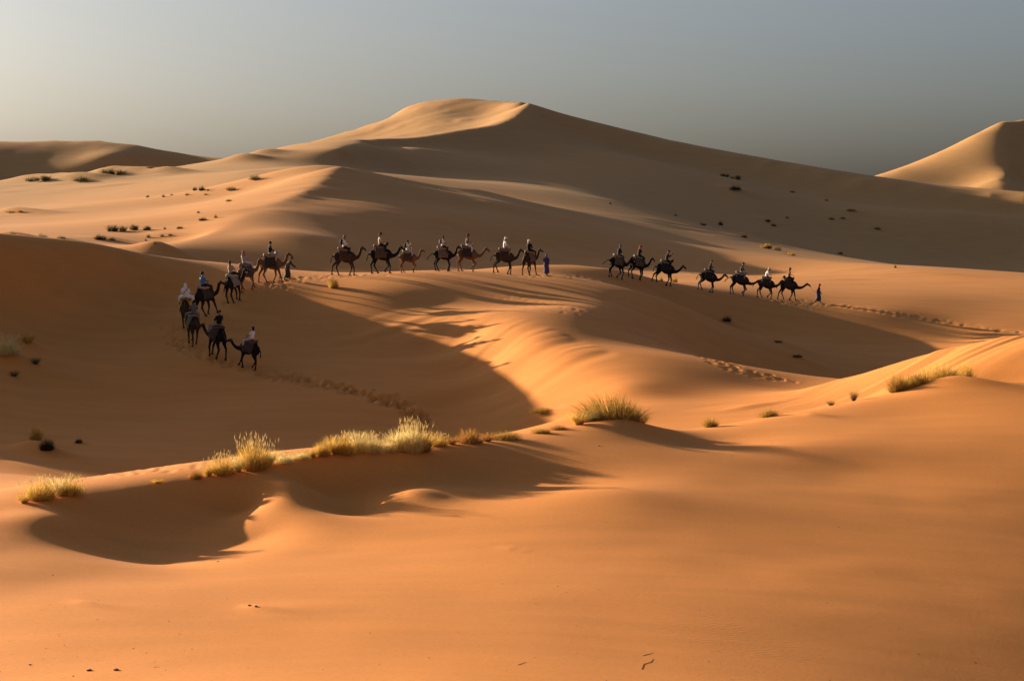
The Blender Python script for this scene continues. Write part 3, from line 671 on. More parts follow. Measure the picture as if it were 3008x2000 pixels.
def walker(stride, lean=0.0, arm=.1):
    return dict(walk=True, pelvis=(0, 0, .94), waist=(.02 + lean * .3, 0, 1.12), chest=(.02 + lean * .7, 0, 1.32), collar=(.02 + lean, 0, 1.47), neck=(.04 + lean * 1.1, 0, 1.53), head=(.07 + lean * 1.3, 0, 1.65), look=(1, 0, -.15 - lean),
                sho_l=(.01 + lean, .19, 1.41), elb_l=(-.02 + lean + arm, .25, 1.14), wri_l=(.10 + lean + arm * 1.6, .22, .94), sho_r=(.01 + lean, -.19, 1.41), elb_r=(-.04 + lean - arm, -.25, 1.14), wri_r=(-.02 + lean - arm * 1.2, -.22, .92),
                palm_l=(0, -1, 0), palm_r=(0, 1, 0),
                hip_l=(0, .10, .92), kne_l=(stride * .55 + .05, .10, .50), ank_l=(stride, .10, .085), toe_l=(stride + .17, .11, .03), hip_r=(0, -.10, .92), kne_r=(-stride * .35 + .04, -.10, .49), ank_r=(-stride, -.10, .10), toe_r=(-stride + .16, -.11, .03))
POSES = {'ride': person_meshes(RIDE), 'snap': person_meshes(SNAP), 'lean': person_meshes(LEAN), 'turn': person_meshes(TURN),
         'walk': person_meshes(walker(.24)), 'step': person_meshes(walker(.12, .05, .05)), 'stoop': person_meshes(walker(.20, .22, .22))}
def pack_mesh():
    bm = bmesh.new()
    chain(bm, [(-.27, 0, 2.30), (-.285, 0, 2.36), (-.29, 0, 2.50), (-.26, 0, 2.62), (-.23, 0, 2.66)], [(.12, .07), (.15, .10), (.15, .10), (.13, .08), (.08, .05)], seg=12)
    for s in (-1, 1):
        chain(bm, [(-.22, s * .10, 2.62), (-.10, s * .12, 2.705), (.045, s * .12, 2.62), (.07, s * .13, 2.50), (-.05, s * .185, 2.40), (-.2, s * .13, 2.36)], [.02] * 6, seg=6)
    return fuse('backpack', bm, .016, 2)
PACK = pack_mesh()
def phone_mesh():
    bm = bmesh.new(); bmesh.ops.create_cube(bm, size=1, matrix=Matrix.Translation((.345, 0, 2.76)) @ Matrix.Diagonal((.03, .15, .09, 1)))
    bmesh.ops.bevel(bm, geom=bm.edges[:], offset=.008, segments=2, affect='EDGES')
    chain(bm, [(.35, 0, 2.76), (.40, 0, 2.76)], [.035, .03], seg=10)
    return to_mesh('camera_body', bm)
PHONE = phone_mesh()
# ------------------------------------------------------------------ the caravan
BLACK = (.012, .011, .011); DARK = (.03, .022, .017); BROWN = (.075, .045, .027); TAN = (.22, .125, .065)
WHITE = (.78, .77, .76); GREY = (.22, .23, .23); CREAM = (.55, .47, .36); SKIN = cloth((.28, .15, .09), .6, 20, .1)
fur = {k: cloth(v, .9, 9, .35) for k, v in dict(black=(.010, .008, .007), dark=(.022, .015, .011), brown=(.045, .027, .016), tan=(.17, .088, .044)).items()}
rope_m = cloth((.16, .11, .07), .9, 30, .2); iron_m = cloth((.05, .05, .05), .5, 30, .1)
# u, v of the feet in the photo, heading, size, gait, neck, head turn, tail, coat, blanket, pad,  rider pose, top(kind, colour), trousers, headwear(kind, colour), extra, label words
CARAVAN = [
 (2312, 881, -3, 1.0, 'stride', 'low', 0, .3, 'dark', (.05, .035, .03), (.10, .07, .05), 'ride', ('short', (.20, .10, .06)), BLACK, ('long_hair', BLACK), 'bundle', 'lead camel behind the walking guide in the red turban', 'rider with long dark hair and a brown top on the lead camel'),
 (2245, 876, -2, .95, 'cross', 'mid', 0, .6, 'dark', (.05, .035, .03), (.25, .18, .13), 'lean', ('long', WHITE), (.20, .13, .10), ('turban', CREAM), '', 'second camel of the right-hand file, its head behind the lead camel', 'rider in a white shirt and pale turban on the second camel of the right-hand file'),
 (2165, 866, -2, 1.0, 'lift', 'low', 0, .8, 'dark', (.04, .03, .028), (.30, .24, .18), 'ride', ('long', DARK), (.28, .24, .22), ('cap', BLACK), '', 'third camel of the right-hand file, lifting one forefoot', 'rider in a black jacket and pale trousers on the third camel of the right-hand file'),
 (2073, 856, 2, .95, 'amble', 'mid', 0, .3, 'dark', (.035, .03, .028), (.22, .16, .11), 'ride', ('long', BLACK), DARK, ('cap', (.06, .05, .05)), '', 'dark camel fourth from the right end of the caravan', 'black-clad rider with a small hat, fourth from the right end of the caravan'),
 (1945, 836, 4, 1.02, 'trail', 'mid', 0, .1, 'black', (.03, .025, .022), (.20, .16, .11), 'snap', ('long', BLACK), BLACK, ('cap', BLACK), 'bundle camera', 'black camel with a bundle in front of its saddle, tuft of grass behind its legs', 'black-clad rider holding a camera up to the face'),
 (1866, 820, 28, .98, 'stand', 'up', -.25, .9, 'black', (.10, .075, .05), (.22, .16, .11), 'ride', ('short', BLACK), DARK, ('turban', (.45, .04, .03)), '', 'black camel under the rider with the red headscarf, left of the rider with a camera', 'rider in black with a red headscarf blowing back'),
 (1806, 816, 24, .95, 'cross', 'up', -.3, 1.0, 'black', (.12, .09, .06), (.25, .19, .13), 'turn', ('long', BLACK), (.10, .08, .06), ('turban', (.07, .12, .25)), '', 'black camel with its tail held out, hindmost of the right-hand file', 'rider in black with a blue headscarf, hindmost of the right-hand file'),
 (1556, 809, 58, .98, 'counter', 'up', -.5, .4, 'brown', (.16, .10, .06), (.24, .16, .09), 'ride', ('long', BLACK), DARK, ('turban', WHITE), '', 'brown camel seen from behind next to the guide in the blue robe', 'rider in a black shirt and white turban beside the guide in the blue robe'),
 (1477, 804, 8, 1.0, 'amble', 'up', 0, .4, 'brown', (.06, .04, .03), (.18, .12, .08), 'ride', ('long', WHITE), (.25, .16, .10), ('turban', WHITE), '', 'brown camel under the rider in white with a white turban', 'rider in a white shirt and white turban on the ridge'),
 (1370, 797, 6, 1.02, 'lift', 'mid', 0, .7, 'tan', (.05, .035, .03), (.16, .11, .07), 'ride', ('short', (.16, .10, .07)), (.62, .58, .54), ('turban', (.10, .02, .02)), '', 'tan camel lifting a forefoot on the ridge top, dark blanket', 'rider in a brown top, white trousers and dark red headscarf'),
 (1301, 796, 10, .95, 'stand', 'up', 0, .9, 'black', (.16, .12, .09), (.26, .20, .15), 'ride', ('short', WHITE), DARK, ('hair', BLACK), 'pack_grey', 'black camel with a pale tail tip on the ridge top', 'bare-headed rider in a white T-shirt with a grey backpack'),
 (1199, 801, 14, .86, 'lift', 'up', -.1, .6, 'tan', (.07, .05, .04), (.30, .25, .20), 'snap', ('short', WHITE), (.50, .45, .42), ('cap', BLACK), 'pack_black camera', 'small tan camel close behind the black camel on the ridge', 'rider in white with a black backpack raising a camera'),
 (1120, 803, 8, 1.08, 'cross', 'mid', 0, .2, 'black', (.09, .07, .05), (.14, .11, .08), 'ride', ('long', (.45, .37, .28)), BLACK, ('turban', (.05, .05, .06)), 'bundle', 'big black camel with a bulky dark bundle on the ridge', 'rider in a cream shirt and dark turban on the big black camel'),
 (1013, 809, 8, 1.05, 'trail', 'up', 0, .2, 'brown', (.07, .045, .03), (.20, .14, .09), 'ride', ('long', WHITE), BLACK, ('turban', (.22, .20, .15)), 'pack_black', 'long-legged brown camel, leftmost of the middle file on the ridge', 'rider in a white shirt with a black backpack and olive headscarf'),
 (796, 833, 16, 1.05, 'counter', 'up', -.1, .3, 'tan', (.05, .04, .03), (.30, .22, .14), 'ride', ('long', BLACK), (.40, .30, .22), ('hair', BLACK), 'bundle_grey', 'tan camel led by the stooping guide at the bend of the path', 'rider in black with a silvery bundle in front, led by the stooping guide'),
 (731, 852, 52, 1.0, 'stride', 'up', -.7, .1, 'tan', (.10, .08, .06), (.22, .17, .12), 'ride', ('long', (.42, .38, .34)), (.60, .55, .50), ('headscarf', (.45, .14, .13)), '', 'tan camel turning its head right at the bend, just behind the led camel', 'rider in white trousers and a pinkish red headscarf'),
 (690, 886, 64, 1.02, 'stand', 'up', -.8, .5, 'dark', (.30, .24, .18), (.42, .35, .27), 'ride', ('long', (.42, .31, .25)), DARK, ('long_hair', (.10, .035, .02)), '', 'dark camel with a pale pad seen from behind where the path starts downhill', 'rider in a pinkish beige shirt seen from behind'),
 (610, 926, 50, 1.05, 'counter', 'up', -.6, .5, 'dark', (.07, .05, .035), (.42, .28, .15), 'ride', ('long', (.10, .22, .46)), DARK, ('turban', (.03, .025, .04)), '', 'dark camel with a tan pad under the rider in blue', 'rider in a bright blue shirt and dark headscarf'),
 (549, 964, 92, 1.05, 'stride', 'mid', .2, .4, 'brown', (.55, .32, .03), (.20, .11, .05), 'ride', ('robe', WHITE), WHITE, ('headscarf', WHITE), 'strap', 'brown camel with a yellow blanket seen from behind', 'rider in a white robe and white headscarf with a dark shoulder strap'),
 (565, 1010, 112, 1.03, 'counter', 'mid', .3, .2, 'brown', (.14, .12, .09), (.20, .17, .12), 'ride', ('long', (.13, .14, .13)), (.20, .19, .14), ('hair', BLACK), '', 'brown camel with an olive pad overlapping the white-robed rider\'s camel', 'dark-haired rider in a grey-green shirt and olive trousers'),
 (632, 1052, 128, 1.08, 'trail', 'low', .1, .1, 'black', (.06, .04, .035), (.09, .06, .05), 'ride', ('long', BLACK), (.25, .22, .20), ('cap', (.03, .025, .025)), '', 'black camel with a brown blanket, last but one of the caravan', 'rider in black with a dark cap, last but one of the caravan'),
 (724, 1082, 152, .93, 'counter', 'low', .05, .1, 'black', (.07, .045, .04), (.12, .08, .07), 'ride', ('short', WHITE), (.42, .40, .42), ('long_hair', (.02, .018, .018)), '', 'black camel at the very end of the caravan, facing left', 'rider in a white T-shirt and grey trousers at the end of the caravan'),
]
anchors = []; body_cache = {}
def frame(u, v, hdg, scale, dm, span=.6):
    x, y, z = ground(u, v, dm)
    h = math.radians(hdg); f = Vector((math.cos(h), math.sin(h)))
    zf, zb = float(H(x + f.x * span, y + f.y * span)), float(H(x - f.x * span, y - f.y * span))
    slope = max(-.2, min(.2, (zf - zb) / (2 * span)))
    m_ = Matrix.Translation((x, y, (zf + zb) / 2 - .03)) @ Matrix.Rotation(h, 4, 'Z') @ Matrix.Rotation(-math.atan(slope), 4, 'Y') @ Matrix.Scale(scale, 4)
    return m_
for i, (u, v, hdg, sc, gait, neck, yaw, tail, coat, bl, pd, pose, top, tro, hat, extra, lab, rlab) in enumerate(CARAVAN):
    M_ = frame(u, v, hdg, sc, 120)
    cam_ = thing('camel', lab, 'camel', 'camels of the caravan'); cam_.matrix_world = M_
    key = (gait, neck, yaw, tail)
    if key not in body_cache: body_cache[key] = camel_body(gait, neck, yaw, tail)
    bmesh_, np_ = body_cache[key]
    part('body', bmesh_, fur[coat], cam_)
    part('blanket', BLANKET, cloth(bl, .9, 6, .35), cam_)
    part('saddle_pad', PAD, cloth(pd, .9, 8, .3), cam_)
    part('saddle_handle', HANDLE, iron_m, cam_)
    part('girth_strap', GIRTH, rope_m, cam_)
    part('halter', halter_mesh(np_, yaw), rope_m, cam_)
    anchors.append((M_ @ Vector(np_[8]), M_ @ Vector((-.50, 0, 1.95))))
    ps = POSES[pose]
    rid = thing('person', rlab, 'person', 'riders of the caravan'); rid.matrix_world = M_
    part('body', ps['body'], SKIN, rid)
    if top[0] == 'robe': part('robe', ps['robe'], cloth(top[1]), rid)
    else:
        part('shirt', ps['shirt_' + top[0]], cloth(top[1]), rid)
        part('trousers', ps['trousers'], cloth(tro), rid)
    for s in 'lr': part('shoe', ps['shoe_' + s], cloth((.10, .08, .07)), rid)
    part(hat[0], ps[hat[0]], cloth(hat[1]), rid)
    if 'pack' in extra:
        t = thing('backpack', ('grey' if 'grey' in extra else 'black') + ' backpack worn by the ' + rlab.replace(' with a black backpack', '').replace(' with a grey backpack', ''), 'backpack', None, me_=PACK, mat=cloth((.11, .13, .13) if 'grey' in extra else (.015, .015, .018))); t.matrix_world = M_
    if 'camera' in extra:
        t = thing('camera_body', 'small dark camera held up by the ' + rlab.replace(' holding a camera up to the face', '').replace(' raising a camera', ''), 'camera', None, me_=PHONE, mat=cloth((.02, .02, .022), .4)); t.matrix_world = M_
    if 'bundle' in extra:
        t = thing('bundle', ('silvery' if 'grey' in extra else 'dark') + ' cloth bundle tied on the saddle of the ' + {0: 'lead camel', 4: 'camel with grass behind its legs', 12: 'big black ridge camel', 14: 'tan camel led by a stooping guide'}[i], 'bundle', None, me_=BUNDLE, mat=cloth((.30, .32, .34) if 'grey' in extra else (.03, .025, .02)))
        t.matrix_world = M_ @ Matrix.Translation((.40 if i != 0 else -.52, 0, 2.12 if i != 0 else 2.05))
    if 'strap' in extra:
        bm = bmesh.new(); chain(bm, [(-.20, .17, 2.28), (-.235, .02, 2.45), (-.20, -.12, 2.62), (-.08, -.14, 2.70)], [(.02, .008)] * 4, seg=6)
        t = thing('shoulder_strap', 'dark strap across the back of the rider in the white robe', 'strap', None, me_=to_mesh('shoulder_strap', bm), mat=cloth(BLACK)); t.matrix_world = M_
# guides on foot
GD = [
 (2402, 889, -4, 'walk', ('robe', (.035, .04, .09)), ('turban', (.60, .07, .02)), 0.98, 'guide on foot with a red turban and dark blue robe heading the caravan'),
 (1605, 809, 62, 'step', ('robe', (.06, .055, .14)), ('headscarf', (.12, .17, .30)), 1.0, 'guide on foot in a flowing blue robe and blue headscarf on the ridge'),
 (843, 822, 8, 'stoop', ('robe', (.05, .045, .035)), ('turban', (.04, .035, .03)), 1.0, 'stooping guide on foot in a dark robe leading the tan camel'),
]
gm_ = []
for u, v, hdg, pose, top, hat, sc, lab in GD:
    M_ = frame(u, v, hdg, sc, 120, .25); ps = POSES[pose]
    t = thing('person', lab, 'person', 'guides on foot'); t.matrix_world = M_
    part('body', ps['body'], SKIN, t); part('robe', ps['robe'], cloth(top[1]), t); part('trousers', ps['trousers'], cloth((.06, .05, .05)), t)
    for s in 'lr': part('shoe', ps['shoe_' + s], cloth((.05, .04, .035)), t)
    part(hat[0], ps[hat[0]], cloth(hat[1]), t)
    gm_.append(M_ @ Vector((-.05, -.22, .95)))
# lead ropes
def rope(a, b_, sag, lab):
    bm = bmesh.new(); a, b_ = Vector(a), Vector(b_)
    chain(bm, [a.lerp(b_, k / 10) - Vector((0, 0, sag * 4 * (k / 10) * (1 - k / 10))) for k in range(11)], [.011] * 11, side=(0, 0, 1), seg=5)
    thing('lead_rope', lab, 'rope', 'lead ropes of the caravan', me_=to_mesh('lead_rope', bm), mat=rope_m)
RP = [(1, 0), (2, 1), (3, 2), (4, 3), (5, 4), (6, 5), (8, 7), (9, 8), (10, 9), (12, 11), (13, 12), (15, 14), (16, 15), (17, 16), (18, 17), (19, 18), (20, 19), (21, 20)]
short = ['lead camel', 'second right-hand camel', 'third right-hand camel', 'fourth right-hand camel', 'black camel with front bundle', 'camel of the red-scarfed rider', 'hindmost right-hand camel',
         'camel by the blue-robed guide', 'camel of the white-turbaned rider', 'tan camel lifting a foot', 'black ridge camel', 'small tan camel', 'big black camel', 'long-legged brown camel', 'led tan camel', 'head-turning tan camel', 'dark camel with pale pad', 'blue-shirted rider\'s camel', 'camel with yellow blanket', 'camel with olive pad', 'last camel but one', 'last camel']
for a, b_ in RP:
    d = (anchors[a][0] - anchors[b_][1]).length
    rope(anchors[a][0], anchors[b_][1], min(.5, .08 + d * .08), 'thin rope from the %s to the %s' % (short[a], short[b_]))
rope(anchors[0][0], gm_[0], .2, 'thin rope from the lead camel to the guide in the red turban')
rope(anchors[7][0], gm_[1], .2, 'thin rope from the camel seen from behind to the blue-robed guide')
rope(anchors[14][0], gm_[2], .1, 'thin rope from the led tan camel to the stooping guide')
# ------------------------------------------------------------------ grass and shrubs
def leafmat(name, c0, c1, tr):
    m = bpy.data.materials.new(name); m.use_nodes = True; nt = m.node_tree; nt.nodes.clear()
    out = nd(nt, 'ShaderNodeOutputMaterial'); df = nd(nt, 'ShaderNodeBsdfDiffuse'); tl = nd(nt, 'ShaderNodeBsdfTranslucent'); mx = nd(nt, 'ShaderNodeMixShader'); mx.inputs[0].default_value = tr
    t = nd(nt, 'ShaderNodeTexCoord'); n_ = nd(nt, 'ShaderNodeTexNoise'); n_.inputs['Scale'].default_value = 6; nt.links.new(t.outputs['Object'], n_.inputs['Vector'])
    rp = nd(nt, 'ShaderNodeValToRGB'); rp.color_ramp.elements[0].position = .35; rp.color_ramp.elements[1].position = .65
    rp.color_ramp.elements[0].color = (*c0, 1); rp.color_ramp.elements[1].color = (*c1, 1)
    nt.links.new(n_.outputs['Fac'], rp.inputs[0])
    for s in (df, tl): nt.links.new(rp.outputs[0], s.inputs['Color'])
    nt.links.new(df.outputs[0], mx.inputs[1]); nt.links.new(tl.outputs[0], mx.inputs[2]); nt.links.new(mx.outputs[0], out.inputs['Surface'])
    return m
GM = dict(gold=leafmat('grass_gold', (.50, .30, .07), (.66, .46, .13), .5), pale=leafmat('grass_pale', (.62, .47, .18), (.78, .66, .34), .55), seed=leafmat('seed_heads', (.72, .60, .34), (.85, .76, .52), .55),
          rust=leafmat('grass_rust', (.32, .15, .04), (.46, .25, .07), .45), olive=leafmat('grass_olive', (.26, .15, .035), (.46, .29, .08), .5), dark=leafmat('shrub_dark', (.03, .028, .014), (.06, .05, .025), .2), grey=leafmat('shrub_grey', (.13, .105, .05), (.22, .17, .09), .35))
def blades(name, seed, n, base, spread, width, droop=.25, sweep=0.0, hmin=.45, dome=0.0, clumps=1):
    """tuft of unit width and height made of bent, tapering blades"""
    r = np.random.default_rng(seed); V, Fc = [], []
    ctr = [(r.uniform(-.32, .32), r.uniform(-.2, .2), r.uniform(.65, 1)) for _ in range(clumps)] if clumps > 1 else [(0, 0, 1)]
    tips = []
    for k in range(n):
        cx, cy, ch = ctr[k % len(ctr)]
        a = r.uniform(0, 2 * math.pi); q = math.sqrt(r.random()); bs = base / (1 if clumps == 1 else 1.6)
        x0, y0 = cx + bs * q * math.cos(a), cy + bs * q * math.sin(a)
        h = ch * (hmin + (1 - hmin) * r.random() ** .9) * (1 - dome * q * q)
        lean = spread * (.25 + .75 * q) * r.uniform(.5, 1.2) / (1 if clumps == 1 else 1.8)
        lx, ly = lean * math.cos(a) + r.normal() * .09 + sweep, lean * math.sin(a) + r.normal() * .09
        wa = r.uniform(0, math.pi); wx, wy = math.cos(wa) * width * .5, math.sin(wa) * width * .5
        i0 = len(V)
        for t, wd in ((0, 1), (.35, .9), (.7, .6)):
            b2 = t * (1 - droop) + droop * t * t
            x, y, z = x0 + lx * b2, y0 + ly * b2, h * (t - droop * .45 * t * t * (1 if r.random() < .9 else 1.6)) - .02
            V += [(x - wx * wd, y - wy * wd, z), (x + wx * wd, y + wy * wd, z)]
        tip = (x0 + lx, y0 + ly, h * (1 - droop * .45) - .02); V.append(tip); tips.append(tip)
        Fc += [(i0, i0 + 1, i0 + 3, i0 + 2), (i0 + 2, i0 + 3, i0 + 5, i0 + 4), (i0 + 4, i0 + 5, i0 + 6)]
    me_ = bpy.data.meshes.new(name); me_.from_pydata(V, [], Fc); me_.materials.append(None)
    return me_, tips
def seeds(name, tips, seed, share, ln, wd):
    r = np.random.default_rng(seed); V, Fc = [], []
    for x, y, z in tips:
        if r.random() > share or z < .5: continue
        i = len(V); dx, dy = r.normal() * .02, r.normal() * .02
        V += [(x, y, z - ln * .3), (x + wd + dx * .5, y, z + ln * .2), (x + dx * .5, y + wd, z + ln * .2), (x - wd + dx * .5, y - wd * .3, z + ln * .2), (x + dx, y + dy, z + ln)]
        Fc += [(i, i + 1, i + 2), (i, i + 2, i + 3), (i, i + 3, i + 1), (i + 4, i + 2, i + 1), (i + 4, i + 3, i + 2), (i + 4, i + 1, i + 3)]
    me_ = bpy.data.meshes.new(name); me_.from_pydata(V, [], Fc); me_.materials.append(None)
    return me_
TM = {}
for k in range(3):
    TM['fan', k] = blades('blades', 100 + k, 900, .30, .26, .010, .3, 0, .30, .55)
    TM['dome', k] = blades('blades', 110 + k, 900, .36, .22, .010, .35, 0, .25, .7)
    TM['row', k] = blades('blades', 120 + k, 1100, .34, .30, .009, .3, 0, .25, .45, 7)
    TM['spray', k] = blades('blades', 130 + k, 260, .10, .55, .014, .35)
    TM['far', k] = blades('blades', 140 + k, 240, .38, .2, .026, .3, 0, .2, .65)
    TM['farrow', k] = blades('blades', 150 + k, 320, .18, .2, .022, .25, 0, .4, .2, 5)
TM['wind', 0] = blades('blades', 160, 1700, .40, .30, .007, .5, -.10, .3, .65)
SD = {k: seeds('seed_heads', v[1], 7, .35, .10, .011) for k, v in TM.items() if k[0] in ('fan', 'row', 'dome')}
# u, v of the foot, width, height in photo pixels, shape, colour, seed heads, nearest depth, label
G_NEAR, G_BOWL, G_R, G_FAR, G_SL = 'tufts along the near crest', 'tufts in the shaded hollow', 'tufts on the right-hand crest', 'shrubs on the far left dunes', 'shrubs on the far shaded slope'
PL = [
 (60, 1486, 70, 40, 'spray', 'gold', 0, 48, G_NEAR, 'thin wisp at the far left foot of the leftmost golden tufts'),
 (605, 1402, 60, 46, 'spray', 'gold', 0, 50, G_NEAR, 'thin wisp touching the left of the round golden tuft'),
 (695, 1398, 60, 62, 'spray', 'pale', 0, 50, G_NEAR, 'thin wisp between the round and the bushy golden tufts'),
 (785, 1380, 70, 60, 'spray', 'pale', 0, 50, G_NEAR, 'thin wisp touching the right of the bushy golden tuft'),
 (912, 1358, 60, 36, 'spray', 'gold', 0, 50, G_NEAR, 'thin wisp just before the long pale fringe'),
 (980, 1348, 70, 70, 'spray', 'gold', 0, 50, G_NEAR, 'thin tall wisp in the left of the long pale fringe'),
 (1050, 1342, 80, 80, 'spray', 'pale', 0, 50, G_NEAR, 'thin tall wisp in the middle of the long pale fringe'),
 (1165, 1338, 80, 78, 'spray', 'pale', 0, 50, G_NEAR, 'thin wisp leaning against the left of the tall plume'),
 (1250, 1334, 80, 74, 'spray', 'gold', 0, 50, G_NEAR, 'thin wisp leaning against the right of the tall plume'),
 (1325, 1324, 70, 34, 'spray', 'rust', 0, 50, G_NEAR, 'thin rusty wisp left of the domed rusty tuft'),
 (1430, 1310, 70, 34, 'spray', 'rust', 0, 52, G_NEAR, 'thin rusty wisp right of the domed rusty tuft'),
 (1700, 1262, 90, 52, 'spray', 'gold', 0, 60, G_NEAR, 'thin golden wisp at the left flank of the big olive dome'),
 (2668, 1150, 80, 46, 'spray', 'gold', 0, 65, G_R, 'thin wisp between the leftmost tuft and the clump on the right-hand crest'),
 (2802, 1126, 70, 52, 'spray', 'gold', 0, 65, G_R, 'thin wisp before the right end of the clump on the right-hand crest'),
 (110, 1480, 120, 75, 'fan', 'gold', 1, 48, G_NEAR, 'wide golden tuft leftmost on the near crest'),
 (195, 1468, 110, 70, 'row', 'gold', 1, 48, G_NEAR, 'low golden tuft right beside the leftmost tuft of the near crest'),
 (165, 1452, 80, 70, 'spray', 'pale', 0, 48, G_NEAR, 'thin pale stalks standing behind the leftmost golden tufts of the near crest'),
 (455, 1428, 55, 18, 'spray', 'gold', 0, 50, G_NEAR, 'tiny wisp of grass on bare crest right of the trampled sand'),
 (568, 1410, 55, 38, 'row', 'rust', 0, 50, G_NEAR, 'small orange wisp just left of the round golden tuft on the near crest'),
 (650, 1408, 95, 72, 'fan', 'gold', 1, 50, G_NEAR, 'round golden tuft left of the big bushy one on the near crest'),
 (742, 1394, 125, 112, 'fan', 'gold', 1, 50, G_NEAR, 'big bushy golden tuft above the grooved sunlit patch'),
 (830, 1374, 80, 38, 'row', 'pale', 1, 50, G_NEAR, 'low pale grass right of the big bushy golden tuft'),
 (880, 1366, 60, 34, 'row', 'pale', 1, 50, G_NEAR, 'low pale grass right end of the fringe beside the bushy golden tuft'),
 (945, 1356, 60, 62, 'fan', 'gold', 0, 50, G_NEAR, 'small golden tuft at the left end of the long pale fringe'),
 (1010, 1344, 95, 76, 'row', 'gold', 1, 50, G_NEAR, 'golden grass in the left half of the long fringe on the near crest'),
 (1085, 1340, 105, 72, 'row', 'pale', 1, 50, G_NEAR, 'pale grass in the right half of the long fringe on the near crest'),
 (1140, 1338, 60, 50, 'row', 'pale', 1, 50, G_NEAR, 'short pale grass at the foot of the tall plume, left side'),
 (1203, 1338, 120, 112, 'fan', 'pale', 1, 50, G_NEAR, 'tallest pale plume of grass on the near crest'),
 (1228, 1338, 90, 70, 'dome', 'rust', 0, 50, G_NEAR, 'rusty grass at the right foot of the tall pale plume'),
 (1285, 1330, 75, 46, 'fan', 'gold', 1, 50, G_NEAR, 'short golden tuft just right of the tall plume'),
 (1378, 1316, 100, 60, 'dome', 'rust', 0, 52, G_NEAR, 'domed rusty tuft between the tall plume and the olive fringe'),
 (1480, 1304, 105, 42, 'row', 'olive', 0, 52, G_NEAR, 'low olive grass fringe on the near crest'),
 (1590, 1284, 60, 26, 'row', 'olive', 0, 55, G_NEAR, 'small olive fringe at the left foot of the big olive dome'),
 (1640, 1272, 60, 24, 'row', 'rust', 0, 55, G_NEAR, 'thin brownish fringe just left of the big olive dome'),
 (1592, 1212, 75, 28, 'row', 'olive', 0, 90, G_BOWL, 'greenish tuft on the sunlit slope foot left of the big olive dome'),
 (1800, 1256, 205, 125, 'wind', 'olive', 0, 60, G_NEAR, 'big olive dome of wind-combed grass on a mound'),
 (1735, 1262, 100, 50, 'dome', 'grey', 0, 60, G_NEAR, 'greyish grass skirt on the left of the big olive dome'),
 (1882, 1254, 75, 52, 'spray', 'olive', 0, 60, G_NEAR, 'spiky sparse stalks on the right of the big olive dome'),
 (2090, 1264, 55, 42, 'fan', 'olive', 0, 60, G_R, 'small olive tuft first to the right of the big olive dome'),
 (2262, 1240, 65, 44, 'row', 'olive', 0, 60, G_R, 'small olive tuft second to the right of the big olive dome'),
 (2445, 1204, 32, 20, 'spray', 'grey', 0, 60, G_R, 'tiny grey tuft beside the bare twig on the right-hand crest'),
 (2512, 1188, 34, 40, 'spray', 'grey', 0, 60, G_R, 'thin bare twig standing alone on the right-hand crest'),
 (2640, 1158, 75, 70, 'fan', 'olive', 0, 65, G_R, 'olive tuft at the left end of the clump on the right-hand crest'),
 (2695, 1152, 95, 72, 'row', 'olive', 0, 65, G_R, 'olive grass in the left middle of the clump on the right-hand crest'),
 (2765, 1130, 115, 88, 'row', 'gold', 0, 65, G_R, 'golden grass in the middle of the clump on the right-hand crest'),
 (2840, 1124, 66, 92, 'dome', 'gold', 0, 65, G_R, 'upright golden tuft at the right end of the clump on the right-hand crest'),
 (22, 1042, 85, 75, 'dome', 'pale', 1, 100, G_BOWL, 'bright golden tuft at the left edge of the shaded hollow'),  # pale colour instead of gold paints in the sun missing from its tips
 (82, 1008, 62, 40, 'spray', 'gold', 0, 100, G_BOWL, 'sparse golden tuft beside the bright one at the left edge'),
 (105, 1292, 50, 62, 'fan', 'gold', 0, 90, G_BOWL, 'yellow tuft on a sand mound in the shaded hollow'),
 (138, 1322, 52, 52, 'dome', 'dark', 0, 90, G_BOWL, 'dark green tuft on the shaded side of the sand mound'),
 (231, 1300, 24, 20, 'dome', 'dark', 0, 90, G_BOWL, 'tiny dark tuft alone right of the sand mound in the hollow'),
 (105, 1070, 40, 26, 'spray', 'grey', 0, 100, G_BOWL, 'faint grey wisp below the golden tufts at the left edge'),
 (42, 1105, 40, 22, 'spray', 'grey', 0, 100, G_BOWL, 'faint grey wisp lowest at the left edge of the hollow'),
 (980, 846, 38, 42, 'fan', 'gold', 0, 120, None, 'yellow tuft on the ridge below the long-legged brown camel'),
 (1942, 826, 16, 22, 'far', 'olive', 0, 150, None, 'olive tuft between the legs of the black camel with the bundle'),
 (1980, 829, 24, 32, 'far', 'olive', 0, 150, None, 'olive tuft under the chin of the black camel with the bundle'),
 (2135, 944, 40, 24, 'far', 'dark', 0, 140, None, 'dark bush on the shaded slope below the right-hand camels'),
 (2285, 1006, 30, 10, 'far', 'dark', 0, 140, None, 'flat dark scrub upper of two in the shaded trough'),
 (2342, 1050, 34, 14, 'far', 'dark', 0, 140, None, 'flat dark scrub lower of two in the shaded trough'),
 (2630, 787, 9, 16, 'far', 'grey', 0, 190, None, 'thin pale tuft on the sunlit crest right of the red-turbaned guide'),
]
